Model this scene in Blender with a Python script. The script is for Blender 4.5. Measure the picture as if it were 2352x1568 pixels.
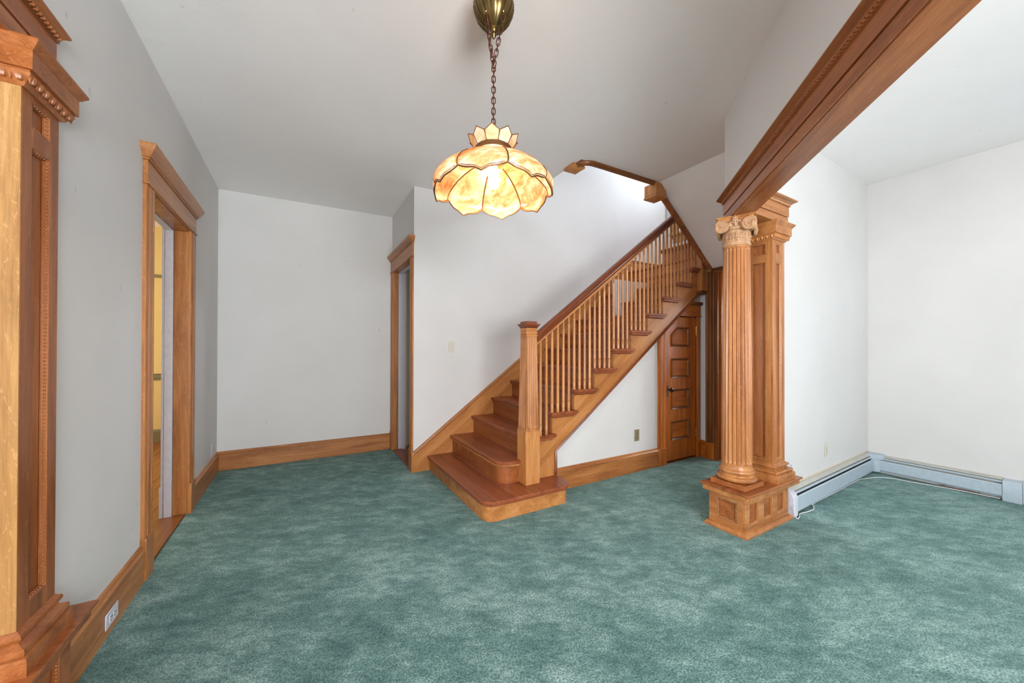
import bpy, bmesh, math, random
from mathutils import Vector, Matrix
random.seed(7)
S = bpy.context.scene
for o in list(bpy.data.objects): bpy.data.objects.remove(o)
COL = S.collection
PI = math.pi

# ------------------------------------------------------------------ camera
CAM_H = 1.32
yaw, pitch, roll = 0.525502907, 0.00518337885, 0.00239818731
f_px, ppy = 835.565, 796.83
cd = bpy.data.cameras.new('camera'); cam = bpy.data.objects.new('camera', cd); COL.objects.link(cam)
cd.sensor_fit = 'HORIZONTAL'; cd.sensor_width = 36.0; cd.lens = f_px / 2352 * 36.0
cd.shift_y = (ppy - 784.0) / 2352.0; cd.clip_start = 0.05
fw = Vector((math.sin(yaw)*math.cos(pitch), math.cos(yaw)*math.cos(pitch), math.sin(pitch)))
rt = Vector((math.cos(yaw), -math.sin(yaw), 0)); up = rt.cross(fw)
rr = math.cos(roll)*rt + math.sin(roll)*up; uu = -math.sin(roll)*rt + math.cos(roll)*up
M = Matrix((rr, uu, -fw)).transposed().to_4x4(); M.translation = Vector((0, 0, CAM_H))
cam.matrix_world = M; S.camera = cam

# ------------------------------------------------------------------ view, world, daylight
S.view_settings.view_transform = 'Standard'; S.view_settings.look = 'None'
S.view_settings.gamma = 1.0; S.view_settings.use_curve_mapping = False
S.view_settings.exposure = 0.62
S.cycles.max_bounces = 8; S.cycles.diffuse_bounces = 6; S.cycles.glossy_bounces = 3
S.cycles.transmission_bounces = 6; S.cycles.transparent_max_bounces = 6
S.cycles.sample_clamp_indirect = 6.0; S.cycles.use_denoising = True
S.cycles.caustics_reflective = False; S.cycles.caustics_refractive = False
w = bpy.data.worlds.new('sky'); S.world = w; w.use_nodes = True
bg = w.node_tree.nodes['Background']; bg.inputs[0].default_value = (0.62, 0.78, 1.0, 1); bg.inputs[1].default_value = 0.36

def area(name, loc, target, sx, sy, power, col=(1, 1, 1)):
    d = bpy.data.lights.new(name, 'AREA'); d.shape = 'RECTANGLE'; d.size = sx; d.size_y = sy
    d.energy = power; d.color = col
    o = bpy.data.objects.new(name, d); COL.objects.link(o); o.location = loc
    o.rotation_euler = (Vector(target) - Vector(loc)).to_track_quat('-Z', 'Y').to_euler()
    return o
DAY = (0.94, 0.97, 1.0)
area('daylight_hall_window', (0.2, -2.75, 1.35), (0.0, 0, 3.3), 1.9, 1.6, 230, DAY)
area('daylight_parlor_south_window', (3.6, -3.1, 1.6), (3.3, 0, 1.9), 1.1, 1.9, 8, DAY)
area('daylight_parlor_east_window', (5.52, -1.4, 1.6), (0, -0.6, 2.2), 0.9, 1.7, 15, DAY)
area('daylight_left_room_window', (-4.0, 0.2, 1.6), (0, 1.4, 2.6), 2.2, 1.9, 98, DAY)
area('daylight_stair_window', (5.29, 3.12, 4.27), (2.0, 3.7, 3.3), 1.0, 0.62, 120, (0.80, 0.89, 1.0))
area('daylight_upper_hall_window', (0.2, 2.9, 5.2), (2.8, 3.2, 3.4), 1.2, 1.0, 30, (0.82, 0.9, 1.0))
sd = bpy.data.lights.new('sun', 'SUN'); sd.energy = 4.0; sd.angle = 0.01; so_ = bpy.data.objects.new('sun', sd); COL.objects.link(so_)
so_.location = (6, 12, 12); so_.rotation_euler = Vector((0.05, -0.5, -0.86)).to_track_quat('-Z', 'Y').to_euler()
area('daylight_yellow_room_window', (-3.3, 4.8, 1.7), (-1.2, 5.6, 1.4), 1.2, 1.5, 36, (1.0, 0.97, 0.9))
area('daylight_back_room_window', (2.4, 6.0, 1.7), (1.2, 4.9, 1.3), 1.0, 1.4, 22, DAY)
area('daylight_passage_window', (6.1, 1.6, 1.7), (4.4, 2.3, 1.3), 1.0, 1.4, 60, DAY)

# ------------------------------------------------------------------ materials
def new_mat(name):
    m = bpy.data.materials.new(name); m.use_nodes = True
    nt = m.node_tree; b = nt.nodes['Principled BSDF']
    return m, nt, b
def nd(nt, t, **kw):
    n = nt.nodes.new(t)
    for k, v in kw.items(): setattr(n, k, v)
    return n
def ramp(nt, stops):
    r = nt.nodes.new('ShaderNodeValToRGB'); e = r.color_ramp.elements
    while len(e) < len(stops): e.new(0.5)
    for i, (p, c) in enumerate(stops): e[i].position = p; e[i].color = (c[0], c[1], c[2], 1)
    return r
def srgb(r, g, b):
    f = lambda c: (c/255/12.92 if c/255 <= 0.04045 else ((c/255+0.055)/1.055)**2.4)
    return (f(r), f(g), f(b))
def mixc(nt, a, b, fac, mode='MIX'):
    m = nt.nodes.new('ShaderNodeMix'); m.data_type = 'RGBA'; m.blend_type = mode
    for s, v in ((0, fac), (6, a), (7, b)):
        if hasattr(v, 'is_linked'): nt.links.new(v, m.inputs[s])
        else: m.inputs[s].default_value = v if s == 0 else (*v, 1)
    return m.outputs[2]
def coords(nt, scale, rot=(0, 0, 0), rnd=True):
    tc = nd(nt, 'ShaderNodeTexCoord'); mp = nd(nt, 'ShaderNodeMapping')
    mp.inputs['Scale'].default_value = scale
    if rnd:
        oi = nd(nt, 'ShaderNodeObjectInfo'); ml = nd(nt, 'ShaderNodeMath', operation='MULTIPLY'); ml.inputs[1].default_value = 17.0
        nt.links.new(oi.outputs['Random'], ml.inputs[0])
        ad = nd(nt, 'ShaderNodeVectorMath', operation='ADD'); nt.links.new(tc.outputs['Object'], ad.inputs[0]); nt.links.new(ml.outputs[0], ad.inputs[1])
        src = ad.outputs[0]
    else: src = tc.outputs['Object']
    r = nd(nt, 'ShaderNodeVectorRotate', rotation_type='EULER_XYZ'); r.inputs['Rotation'].default_value = rot
    nt.links.new(src, r.inputs['Vector']); nt.links.new(r.outputs[0], mp.inputs[0])
    return mp.outputs[0]
def noise(nt, vec, scale, detail=4, rough=0.55, dist=0.0):
    n = nd(nt, 'ShaderNodeTexNoise'); n.inputs['Scale'].default_value = scale; n.inputs['Detail'].default_value = detail
    n.inputs['Roughness'].default_value = rough; n.inputs['Distortion'].default_value = dist
    nt.links.new(vec, n.inputs['Vector']); return n.outputs['Fac']

TONES = {  # dark, mid, light
    'oak':    (srgb(146, 86, 42), srgb(190, 122, 66), srgb(217, 156, 98)),
    'pale':   (srgb(140, 96, 52), srgb(182, 136, 80), srgb(208, 166, 110)),
    'riser':  (srgb(124, 64, 30), srgb(166, 94, 48), srgb(192, 122, 70)),
    'string': (srgb(160, 96, 48), srgb(204, 134, 72), srgb(226, 164, 104)),
    'tread':  (srgb(112, 54, 30), srgb(158, 84, 48), srgb(186, 110, 66)),
    'door':   (srgb(148, 74, 20), srgb(198, 108, 34), srgb(222, 136, 54)),
    'dark':   (srgb(88, 48, 20), srgb(132, 78, 36), srgb(168, 108, 56)),
    'beam':   (srgb(120, 62, 26), srgb(168, 98, 50), srgb(196, 128, 78)),
    'rail':   (srgb(92, 40, 20), srgb(132, 66, 34), srgb(168, 96, 52)),
    'carve':  (srgb(168, 120, 84), srgb(208, 160, 118), srgb(228, 188, 150)),
    'floor':  (srgb(120, 70, 30), srgb(164, 102, 48), srgb(190, 128, 66)),
}
_W = {}
def wood(tone, axis='z', rough=0.34):
    """axis: 'x','y','z' = grain direction; 'd' = along the 45 degree header; 's' = along the stair slope"""
    key = (tone, axis)
    if key in _W: return _W[key]
    d, m_, l = [tuple(k*0.84 for k in c_) for c_ in TONES[tone]]
    m, nt, b = new_mat('wood_%s_%s' % (tone, axis))
    rot = (0, 0, 0)
    if axis == 'd': rot = (0, 0, -PI/4)
    if axis == 's': rot = (0, math.radians(36.8), 0)
    ax = {'x': 0, 'y': 1, 'z': 2, 'd': 0, 's': 0}[axis]
    def sc(long, short): v = [short]*3; v[ax] = long; return v
    v1 = coords(nt, sc(1.2, 14), rot); g1 = noise(nt, v1, 1.0, 5, 0.6, 0.6)
    v2 = coords(nt, sc(6, 150), rot); g2 = noise(nt, v2, 1.0, 3, 0.6)
    r1 = ramp(nt, [(0.25, d), (0.5, m_), (0.78, l)]); nt.links.new(g1, r1.inputs[0])
    r2 = ramp(nt, [(0.35, (0.62, 0.62, 0.62)), (0.62, (1, 1, 1))]); nt.links.new(g2, r2.inputs[0])
    c = mixc(nt, r1.outputs[0], r2.outputs[0], 0.55, 'MULTIPLY')
    # medullary flecks of quarter-sawn oak
    v3 = coords(nt, sc(26, 95), (rot[0]+0.25, rot[1]+0.2, rot[2]+0.15)); g3 = noise(nt, v3, 1.0, 2, 0.5, 1.2)
    r3 = ramp(nt, [(0.60, (0, 0, 0)), (0.68, (1, 1, 1))]); nt.links.new(g3, r3.inputs[0])
    mu = nd(nt, 'ShaderNodeMath', operation='MULTIPLY'); mu.inputs[1].default_value = 0.30
    nt.links.new(r3.outputs[0], mu.inputs[0])
    c = mixc(nt, c, tuple(min(1, k*1.15) for k in l), mu.outputs[0])
    nt.links.new(c, b.inputs['Base Color'])
    b.inputs['Roughness'].default_value = rough; b.inputs['Specular IOR Level'].default_value = 0.45
    bp = nd(nt, 'ShaderNodeBump'); bp.inputs['Strength'].default_value = 0.12; bp.inputs['Distance'].default_value = 0.002
    nt.links.new(g2, bp.inputs['Height']); nt.links.new(bp.outputs[0], b.inputs['Normal'])
    _W[key] = m; return m

def plaster(name, c0, c1, bump=0.25):
    m, nt, b = new_mat(name)
    v = coords(nt, (1, 1, 1), rnd=False); n1 = noise(nt, v, 1.3, 4, 0.6); n2 = noise(nt, v, 38, 3, 0.6); n3 = noise(nt, v, 5, 4, 0.6, 0.6)
    r = ramp(nt, [(0.3, c0), (0.7, c1)]); nt.links.new(n1, r.inputs[0])
    # sparse scuffs
    v2 = coords(nt, (22, 22, 9), rnd=False); n4 = noise(nt, v2, 1.0, 2, 0.4)
    r4 = ramp(nt, [(0.20, (0.72, 0.71, 0.68)), (0.235, (1, 1, 1))]); nt.links.new(n4, r4.inputs[0])
    c = mixc(nt, r.outputs[0], r4.outputs[0], 0.6, 'MULTIPLY')
    nt.links.new(c, b.inputs['Base Color']); b.inputs['Roughness'].default_value = 0.62
    b.inputs['Specular IOR Level'].default_value = 0.3
    ad = nd(nt, 'ShaderNodeMath', operation='ADD'); nt.links.new(n2, ad.inputs[0])
    ml = nd(nt, 'ShaderNodeMath', operation='MULTIPLY'); ml.inputs[1].default_value = 6.0; nt.links.new(n3, ml.inputs[0]); nt.links.new(ml.outputs[0], ad.inputs[1])
    bp = nd(nt, 'ShaderNodeBump'); bp.inputs['Strength'].default_value = bump; bp.inputs['Distance'].default_value = 0.0016
    nt.links.new(ad.outputs[0], bp.inputs['Height']); nt.links.new(bp.outputs[0], b.inputs['Normal'])
    return m
WALL = plaster('plaster_wall', srgb(208, 206, 203), srgb(215, 213, 211))
CEIL = plaster('plaster_ceiling', srgb(238, 235, 233), srgb(243, 241, 239))
YELLOW = plaster('plaster_yellow', srgb(222, 196, 128), srgb(228, 204, 138), 0.1)

def plain(name, c, rough=0.5, metal=0.0, spec=0.5, nscale=30, namp=0.06):
    m, nt, b = new_mat(name)
    v = coords(nt, (1, 1, 1)); n1 = noise(nt, v, nscale, 3, 0.6)
    r = ramp(nt, [(0.3, tuple(k*(1-namp) for k in c)), (0.7, tuple(min(1, k*(1+namp)) for k in c))])
    nt.links.new(n1, r.inputs[0]); nt.links.new(r.outputs[0], b.inputs['Base Color'])
    b.inputs['Roughness'].default_value = rough; b.inputs['Metallic'].default_value = metal; b.inputs['Specular IOR Level'].default_value = spec
    return m
WHITE = plain('white_enamel', srgb(204, 204, 214), 0.4)
HEATER = plain('heater_enamel', srgb(172, 186, 196), 0.38)
HEATER_TOP = plain('heater_cover', srgb(180, 180, 172), 0.45, nscale=6, namp=0.10)
FIN = plain('heater_dark', srgb(52, 48, 46), 0.6)
IVORY = plain('ivory_plate', srgb(206, 202, 186), 0.4)
SLOT = plain('dark_slot', srgb(30, 26, 22), 0.6)
BRASS = plain('aged_brass', srgb(118, 98, 62), 0.32, 0.9, nscale=14, namp=0.25)
BRASS_HINGE = plain('hinge_brass', srgb(170, 128, 62), 0.35, 0.9)
KNOB = plain('black_knob', srgb(24, 20, 20), 0.15)
CHAIN = plain('bronze_chain', srgb(96, 62, 46), 0.4, 0.8, namp=0.2)
LEAD = plain('copper_came', srgb(112, 78, 46), 0.45, 0.7, namp=0.2)
CORD = plain('white_cord', srgb(225, 220, 222), 0.5)
CHAIRRAIL = plain('grey_green_trim', srgb(128, 118, 84), 0.5)
DEBRIS = plain('dust_fluff', srgb(150, 128, 120), 0.9, nscale=60, namp=0.5)
LEAF = plain('leaf_green', srgb(70, 150, 50), 0.6, nscale=3, namp=0.5)
BARK = plain('bark', srgb(90, 70, 50), 0.9)
# carpet
CARPET, nt, b = new_mat('green_carpet')
v = coords(nt, (1, 1, 1), rnd=False)
big = noise(nt, v, 1.3, 3, 0.6, 0.3); med = noise(nt, coords(nt, (1, 1.9, 1), (0, 0, 0.5), False), 6.5, 8, 0.72, 0.25); fine = noise(nt, v, 135, 2, 0.7)
a1 = nd(nt, 'ShaderNodeMath', operation='MULTIPLY'); a1.inputs[1].default_value = 0.30; nt.links.new(big, a1.inputs[0])
a2 = nd(nt, 'ShaderNodeMath', operation='MULTIPLY_ADD'); a2.inputs[1].default_value = 0.70; nt.links.new(med, a2.inputs[0]); nt.links.new(a1.outputs[0], a2.inputs[2])
rc = ramp(nt, [(0.38, srgb(58, 92, 91)), (0.5, srgb(92, 124, 122)), (0.62, srgb(130, 158, 155))]); nt.links.new(a2.outputs[0], rc.inputs[0])
rf = ramp(nt, [(0.38, (0.30, 0.36, 0.36)), (0.5, (0.95, 0.95, 0.95)), (0.62, (1.7, 1.66, 1.64))]); nt.links.new(fine, rf.inputs[0])
c = mixc(nt, rc.outputs[0], rf.outputs[0], 0.75, 'MULTIPLY'); nt.links.new(c, b.inputs['Base Color'])
b.inputs['Roughness'].default_value = 0.95; b.inputs['Specular IOR Level'].default_value = 0.1
b.inputs['Sheen Weight'].default_value = 0.35; b.inputs['Sheen Roughness'].default_value = 0.5; b.inputs['Sheen Tint'].default_value = (*srgb(190, 220, 210), 1)
bp = nd(nt, 'ShaderNodeBump'); bp.inputs['Strength'].default_value = 0.9; bp.inputs['Distance'].default_value = 0.006
nt.links.new(fine, bp.inputs['Height']); nt.links.new(bp.outputs[0], b.inputs['Normal'])
# slag glass
def slag(name, c0, c1, c2, tr):
    m = bpy.data.materials.new(name); m.use_nodes = True; nt = m.node_tree
    for n in list(nt.nodes):
        if n.type != 'OUTPUT_MATERIAL': nt.nodes.remove(n)
    out = [n for n in nt.nodes if n.type == 'OUTPUT_MATERIAL'][0]
    g = noise(nt, coords(nt, (7, 7, 16), (0.3, 0.2, 0)), 1.0, 8, 0.72, 0.5)
    r = ramp(nt, [(0.34, c0), (0.48, c1), (0.62, c2)]); nt.links.new(g, r.inputs[0])
    t = nd(nt, 'ShaderNodeBsdfTranslucent'); di = nd(nt, 'ShaderNodeBsdfDiffuse'); gl = nd(nt, 'ShaderNodeBsdfGlossy'); gl.inputs['Roughness'].default_value = 0.15
    nt.links.new(r.outputs[0], t.inputs[0]); nt.links.new(r.outputs[0], di.inputs[0])
    mx = nd(nt, 'ShaderNodeMixShader'); mx.inputs[0].default_value = tr; nt.links.new(di.outputs[0], mx.inputs[1]); nt.links.new(t.outputs[0], mx.inputs[2])
    m2 = nd(nt, 'ShaderNodeMixShader'); m2.inputs[0].default_value = 0.06; nt.links.new(mx.outputs[0], m2.inputs[1]); nt.links.new(gl.outputs[0], m2.inputs[2])
    nt.links.new(m2.outputs[0], out.inputs[0]); return m
GLASS_SHADE = slag('caramel_slag_glass', srgb(196, 100, 54), srgb(230, 156, 106), srgb(244, 206, 180), 0.3)
GLASS_CROWN = slag('pale_slag_glass', srgb(226, 160, 84), srgb(244, 206, 158), srgb(240, 222, 206), 0.3)
BULB, nt, b = new_mat('lit_bulb'); b.inputs['Emission Color'].default_value = (1, 0.86, 0.62, 1); b.inputs['Emission Strength'].default_value = 22
PANE, nt, b = new_mat('window_glass'); b.inputs['Transmission Weight'].default_value = 1; b.inputs['Roughness'].default_value = 0.0; b.inputs['IOR'].default_value = 1.02

# ------------------------------------------------------------------ mesh builder
class MB:
    def __init__(s, T=None): s.v = []; s.f = []; s.T = T
    def add(s, vs, fs, T=None):
        n = len(s.v)
        for p in vs:
            p = Vector(p)
            if T is not None: p = T @ p
            if s.T is not None: p = s.T @ p
            s.v.append(p)
        s.f += [tuple(i+n for i in f) for f in fs]; return s
    def box(s, x0, y0, z0, x1, y1, z1, T=None):
        vs = [(x, y, z) for z in (z0, z1) for y in (y0, y1) for x in (x0, x1)]
        return s.add(vs, [(0, 2, 3, 1), (4, 5, 7, 6), (0, 1, 5, 4), (2, 6, 7, 3), (0, 4, 6, 2), (1, 3, 7, 5)], T)
    def prism(s, poly, ax, a, b, T=None):
        """poly in the two axes other than ax (in order x,y,z minus ax), extruded from a to b"""
        def P(u, v, t):
            if ax == 'x': return (t, u, v)
            if ax == 'y': return (u, t, v)
            return (u, v, t)
        n = len(poly); vs = [P(u, v, a) for u, v in poly] + [P(u, v, b) for u, v in poly]
        fs = [tuple(range(n))[::-1], tuple(range(n, 2*n))] + [(i, (i+1) % n, n+(i+1) % n, n+i) for i in range(n)]
        return s.add(vs, fs, T)
    def frustum(s, cx, cy, z0, hx0, hy0, z1, hx1, hy1, T=None):
        vs = [(cx+i*hx0, cy+j*hy0, z0) for i, j in ((-1, -1), (1, -1), (1, 1), (-1, 1))] + [(cx+i*hx1, cy+j*hy1, z1) for i, j in ((-1, -1), (1, -1), (1, 1), (-1, 1))]
        return s.add(vs, [(3, 2, 1, 0), (4, 5, 6, 7), (0, 1, 5, 4), (1, 2, 6, 5), (2, 3, 7, 6), (3, 0, 4, 7)], T)
    def lathe(s, cx, cy, prof, n=32, rad=None, cap=True, T=None):
        """prof: list (r,z); rad(theta,i,r)->r"""
        vs = []; fs = []
        for i, (r, z) in enumerate(prof):
            for k in range(n):
                t = 2*PI*k/n; q = rad(t, i, r) if rad else r
                vs.append((cx+q*math.cos(t), cy+q*math.sin(t), z))
        for i in range(len(prof)-1):
            for k in range(n):
                k2 = (k+1) % n; fs.append((i*n+k, i*n+k2, (i+1)*n+k2, (i+1)*n+k))
        if cap: fs.append(tuple(range(n))[::-1]); fs.append(tuple((len(prof)-1)*n+k for k in range(n)))
        return s.add(vs, fs, T)
    def sweep(s, path, prof, N, closed=False, cprof=True, T=None):
        """path of 3D points in a plane with normal N; prof [(a,b)]: a sideways (N x dir), b along N"""
        N = Vector(N).normalized(); P = [Vector(p) for p in path]; n = len(P); m = len(prof); vs = []; fs = []
        for i in range(n):
            d1 = (P[i]-P[i-1]).normalized() if (closed or i > 0) else None
            d2 = (P[(i+1) % n]-P[i]).normalized() if (closed or i < n-1) else None
            if d1 is None: d1 = d2
            if d2 is None: d2 = d1
            s1 = N.cross(d1); s2 = N.cross(d2); side = (s1+s2)/(1+s1.dot(s2))
            for a, b in prof: vs.append(P[i]+side*a+N*b)
        for i in range(n if closed else n-1):
            j = (i+1) % n
            for k in range(m if cprof else m-1):
                k2 = (k+1) % m; fs.append((i*m+k, i*m+k2, j*m+k2, j*m+k))
        if not closed and cprof: fs.append(tuple(range(m))[::-1]); fs.append(tuple((n-1)*m+k for k in range(m)))
        return s.add(vs, fs, T)
    def tube(s, path, r, n=8, closed=False, T=None, rr=None):
        P = [Vector(p) for p in path]; L = len(P); vs = []; fs = []; up0 = None
        for i in range(L):
            a = P[i-1] if (closed or i > 0) else P[i]; c = P[(i+1) % L] if (closed or i < L-1) else P[i]
            d = (c-a).normalized()
            if up0 is None:
                up0 = d.orthogonal().normalized()
            up0 = (up0-d*up0.dot(d)).normalized(); sd = d.cross(up0); q = rr[i] if rr else r
            for k in range(n):
                t = 2*PI*k/n; vs.append(P[i]+up0*math.cos(t)*q+sd*math.sin(t)*q)
        for i in range(L if closed else L-1):
            j = (i+1) % L
            for k in range(n): fs.append((i*n+k, i*n+(k+1) % n, j*n+(k+1) % n, j*n+k))
        if not closed: fs.append(tuple(range(n))[::-1]); fs.append(tuple((L-1)*n+k for k in range(n)))
        return s.add(vs, fs, T)
    def ball(s, c, rx, ry=None, rz=None, n=8, m=5, T=None):
        ry = ry or rx; rz = rz or rx; c = Vector(c); vs = [c+Vector((0, 0, -rz))]; fs = []
        for i in range(1, m):
            t = -PI/2+PI*i/m
            for k in range(n): vs.append(c+Vector((rx*math.cos(t)*math.cos(2*PI*k/n), ry*math.cos(t)*math.sin(2*PI*k/n), rz*math.sin(t))))
        vs.append(c+Vector((0, 0, rz))); top = len(vs)-1
        for k in range(n):
            fs.append((0, 1+(k+1) % n, 1+k)); fs.append((top, 1+(m-2)*n+k, 1+(m-2)*n+(k+1) % n))
            for i in range(m-2): fs.append((1+i*n+k, 1+i*n+(k+1) % n, 1+(i+1)*n+(k+1) % n, 1+(i+1)*n+k))
        return s.add(vs, fs, T)
    def beads(s, a, b, r, step=None, T=None, n=6, m=4):
        a = Vector(a); b = Vector(b); L = (b-a).length; k = max(1, int(L/(step or r*2.1)))
        for i in range(k): s.ball(a+(b-a)*((i+0.5)/k), r, n=n, m=m, T=T)
        return s
    def build(s, name, mat, parent=None, bevel=0.0, smooth=True, kind=None, label=None, origin=None):
        me = bpy.data.meshes.new(name)
        pts = s.v
        if parent is not None:
            org = world_loc(parent)
        else:
            if origin is None:
                xs = [p.x for p in pts]; ys = [p.y for p in pts]; zs = [p.z for p in pts]
                origin = ((min(xs)+max(xs))/2, (min(ys)+max(ys))/2, min(zs))
            org = Vector(origin)
        me.from_pydata([tuple(p-org) for p in pts], [], s.f); me.update()
        bm = bmesh.new(); bm.from_mesh(me); bmesh.ops.recalc_face_normals(bm, faces=bm.faces); bm.to_mesh(me); bm.free()
        if smooth:
            me.polygons.foreach_set('use_smooth', [True]*len(me.polygons)); me.set_sharp_from_angle(angle=math.radians(32))
        me.materials.append(mat)
        o = bpy.data.objects.new(name, me); COL.objects.link(o)
        if parent is not None: o.parent = parent
        else: o.location = org
        if bevel:
            md = o.modifiers.new('bevel', 'BEVEL'); md.width = bevel; md.segments = 1 if bevel < 0.003 else 2; md.limit_method = 'ANGLE'; md.angle_limit = math.radians(40)
        if kind: o['kind'] = kind
        if label: o['label'] = label
        return o
def world_loc(o):
    l = Vector(o.location)
    while o.parent: o = o.parent; l += Vector(o.location)
    return l
def thing(name, label, cat, loc, group=None):
    o = bpy.data.objects.new(name, None); COL.objects.link(o); o.location = loc; o.empty_display_size = 0.1
    o['label'] = label; o['category'] = cat
    if group: o['group'] = group
    return o
def struct(name, loc, label):
    o = bpy.data.objects.new(name, None); COL.objects.link(o); o.location = loc; o.empty_display_size = 0.1
    o['kind'] = 'structure'; o['label'] = label; o['category'] = name.split('_')[0]; return o
def sbuild(mb, name, mat, label, bevel=0.0, smooth=False):
    o = mb.build(name, mat, None, bevel=bevel, smooth=smooth); o['kind'] = 'structure'; o['label'] = label; o['category'] = name.split('_')[0]; return o
def tag(o, label, cat, group=None):
    o['label'] = label; o['category'] = cat
    if group: o['group'] = group
    return o
def dupe(src, parent, loc=None):
    c = src.copy(); COL.objects.link(c); c.parent = parent
    if loc is not None: c.location = loc
    return c

XL, YA, XJ, YB, YU, XP = -0.78, 4.985, 1.045, 3.905, 2.74, 4.29
def CZ(x): return 3.04+0.0155*(x+0.78)
HB = 0.205  # baseboard height

# ================================================================== STRUCTURE
def slab(poly, zf, th):
    """polygon with height function, thickness upward"""
    mb = MB(); n = len(poly); vs = [(x, y, zf(x)) for x, y in poly]+[(x, y, zf(x)+th) for x, y in poly]
    fs = [tuple(range(n))[::-1], tuple(range(n, 2*n))]+[(i, (i+1) % n, n+(i+1) % n, n+i) for i in range(n)]
    return mb.add(vs, fs)
fl = MB(); fl.prism([(-0.785, -3.1), (5.42, -3.1), (5.42, 1.60), (4.33, 1.60), (4.33, 3.93), (1.035, 3.93), (1.035, 5.0), (-0.785, 5.0)], 'z', -0.08, 0.0)
sbuild(fl, 'floor', CARPET, 'green wall-to-wall cut pile carpet with worn lighter patches')
# wooden floors seen through the doorways, laid as planks
def planks(name, x0, x1, y0, y1, along, label, wdt=0.075):
    root = struct(name, ((x0+x1)/2, (y0+y1)/2, -0.06), label)
    MB().box(x0, y0, -0.09, x1, y1, -0.014).build('subfloor', wood('dark', along), root)
    k = 0; p = x0 if along == 'y' else y0; e = x1 if along == 'y' else y1
    while p < e-0.01:
        q = min(p+wdt, e); m = MB()
        if along == 'y': m.box(p+0.001, y0, -0.013, q-0.001, y1, -0.001+0.001*random.random())
        else: m.box(x0, p+0.001, -0.013, x1, q-0.001, -0.001+0.001*random.random())
        m.build('floorboard', wood('floor', along, 0.3), root); p = q; k += 1
planks('floor_2', -2.60, -0.787, 2.75, 6.92, 'y', 'narrow oak floorboards of the yellow room seen through the left doorway')
planks('floor_3', 1.037, 1.75, 4.0, 5.10, 'y', 'oak floorboards behind the narrow doorway beside the stairs')
f4 = MB(); f4.box(4.332, 1.62, -0.08, 6.3, 2.9, -0.001); sbuild(f4, 'floor_4', wood('floor', 'x', 0.3), 'wood floor of the passage behind the fluted column')
f5 = MB(); f5.box(-4.2, -2.9, -0.08, -0.787, 2.70, -0.001); sbuild(f5, 'floor_5', wood('floor', 'y', 0.3), 'wood floor of the room left of the panelled pilaster')

ce = slab([(-4.3, -3.2), (2.25, -3.2), (2.25, 3.92), (2.25, 7.1), (-4.3, 7.1)], CZ, 0.22)
ce.v and None
c2 = slab([(2.25, -3.2), (3.30, -3.2), (3.30, 2.60), (2.25, 2.60)], CZ, 0.22); ce.add(c2.v, c2.f)
c3 = slab([(3.30, -3.2), (5.6, -3.2), (5.6, 1.56), (3.30, 1.56)], CZ, 0.22); ce.add(c3.v, c3.f)
c4 = slab([(2.25, 4.03), (4.0, 4.03), (4.0, 7.1), (2.25, 7.1)], CZ, 0.22); ce.add(c4.v, c4.f)
sbuild(ce, 'ceiling', CEIL, 'plain off-white plaster ceiling open over the stairs')
# sloped soffit under the upper flight
so = MB(); zs0, zs1 = CZ(3.30), 2.285
so.prism([(3.30, zs0), (XP+0.02, zs1-0.015), (XP+0.02, zs1+0.14), (3.30, zs0+0.2)], 'y', 1.56, 2.585)
sbuild(so, 'ceiling_slope', CEIL, 'sloped plaster soffit under the upper stair flight')

TH = 0.14
wl = MB()   # left wall, doorway y 2.94..3.82, wide opening y -1.6..1.93
wl.box(XL-TH, 1.95, 0, XL, 2.94, CZ(XL)+0.1).box(XL-TH, 2.94, 2.275, XL, 3.82, CZ(XL)+0.1).box(XL-TH, 3.82, 0, XL, 5.10, CZ(XL)+0.1)
wl.box(XL-TH, -1.6, 2.42, XL, 1.95, CZ(XL)+0.1).box(XL-TH, -3.2, 0, XL, -1.6, CZ(XL)+0.1)
sbuild(wl, 'wall_left', WALL, 'off-white plaster wall with an oak-cased doorway at left')
wa = MB().box(XL, YA, 0, XJ+0.1, YA+0.12, CZ(XJ)+0.1); sbuild(wa, 'wall_back', WALL, 'blank off-white back wall between the two doorways')
wj = MB()   # jog wall with narrow doorway y 3.995..4.87
wj.box(XJ, YB+0.084, 0, XJ+0.10, 3.99, 3.2).box(XJ, 3.99, 2.33, XJ+0.10, 4.875, 3.2).box(XJ, 4.875, 0, XJ+0.10, YA, 3.2)
sbuild(wj, 'wall_jog', WALL, 'short side wall holding the narrow doorway')
wb = MB().box(XJ, YB, 0, 5.35, YB+0.083, 5.7); sbuild(wb, 'wall_stair', WALL, 'tall off-white wall rising beside the stairs')
sl = 0.747
def zlow(x): return 0.383+sl*(x-2.032)   # lower edge of the outer string
wu = MB()
wu.prism([(2.03, 0), (3.62, 0), (3.62, zlow(3.62)+0.10), (2.03, zlow(2.03)+0.10)], 'y', YU, YU+0.08)
wu.prism([(3.62, zlow(3.62)-0.02), (3.70, 1.72), (4.215, 1.72), (4.215, 2.25), (3.62, zlow(3.62)+0.10)], 'y', YU, YU+0.08)
wu.box(4.215, YU, 0, XP, YU+0.08, 2.30)
wu.box(3.40, 3.30, 0, 4.40, 3.34, 2.2).box(4.30, YU+0.08, 0, 4.34, 3.30, 2.2).box(3.40, YU+0.08, 0, 3.44, 3.30, 1.5)
sbuild(wu, 'wall_understair', WALL, 'white plaster wall under the stair string')
wp = MB().box(XP, 2.53, 0, XP+0.12, YU+0.08, 2.27).box(XP, 1.56, 2.27, XP+0.12, 2.60, 2.30).box(XP, 1.60, 0, XP+0.12, 1.80, 2.27)
sbuild(wp, 'wall_passage', WALL, 'narrow plaster wall with the fluted passage doorway')
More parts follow.
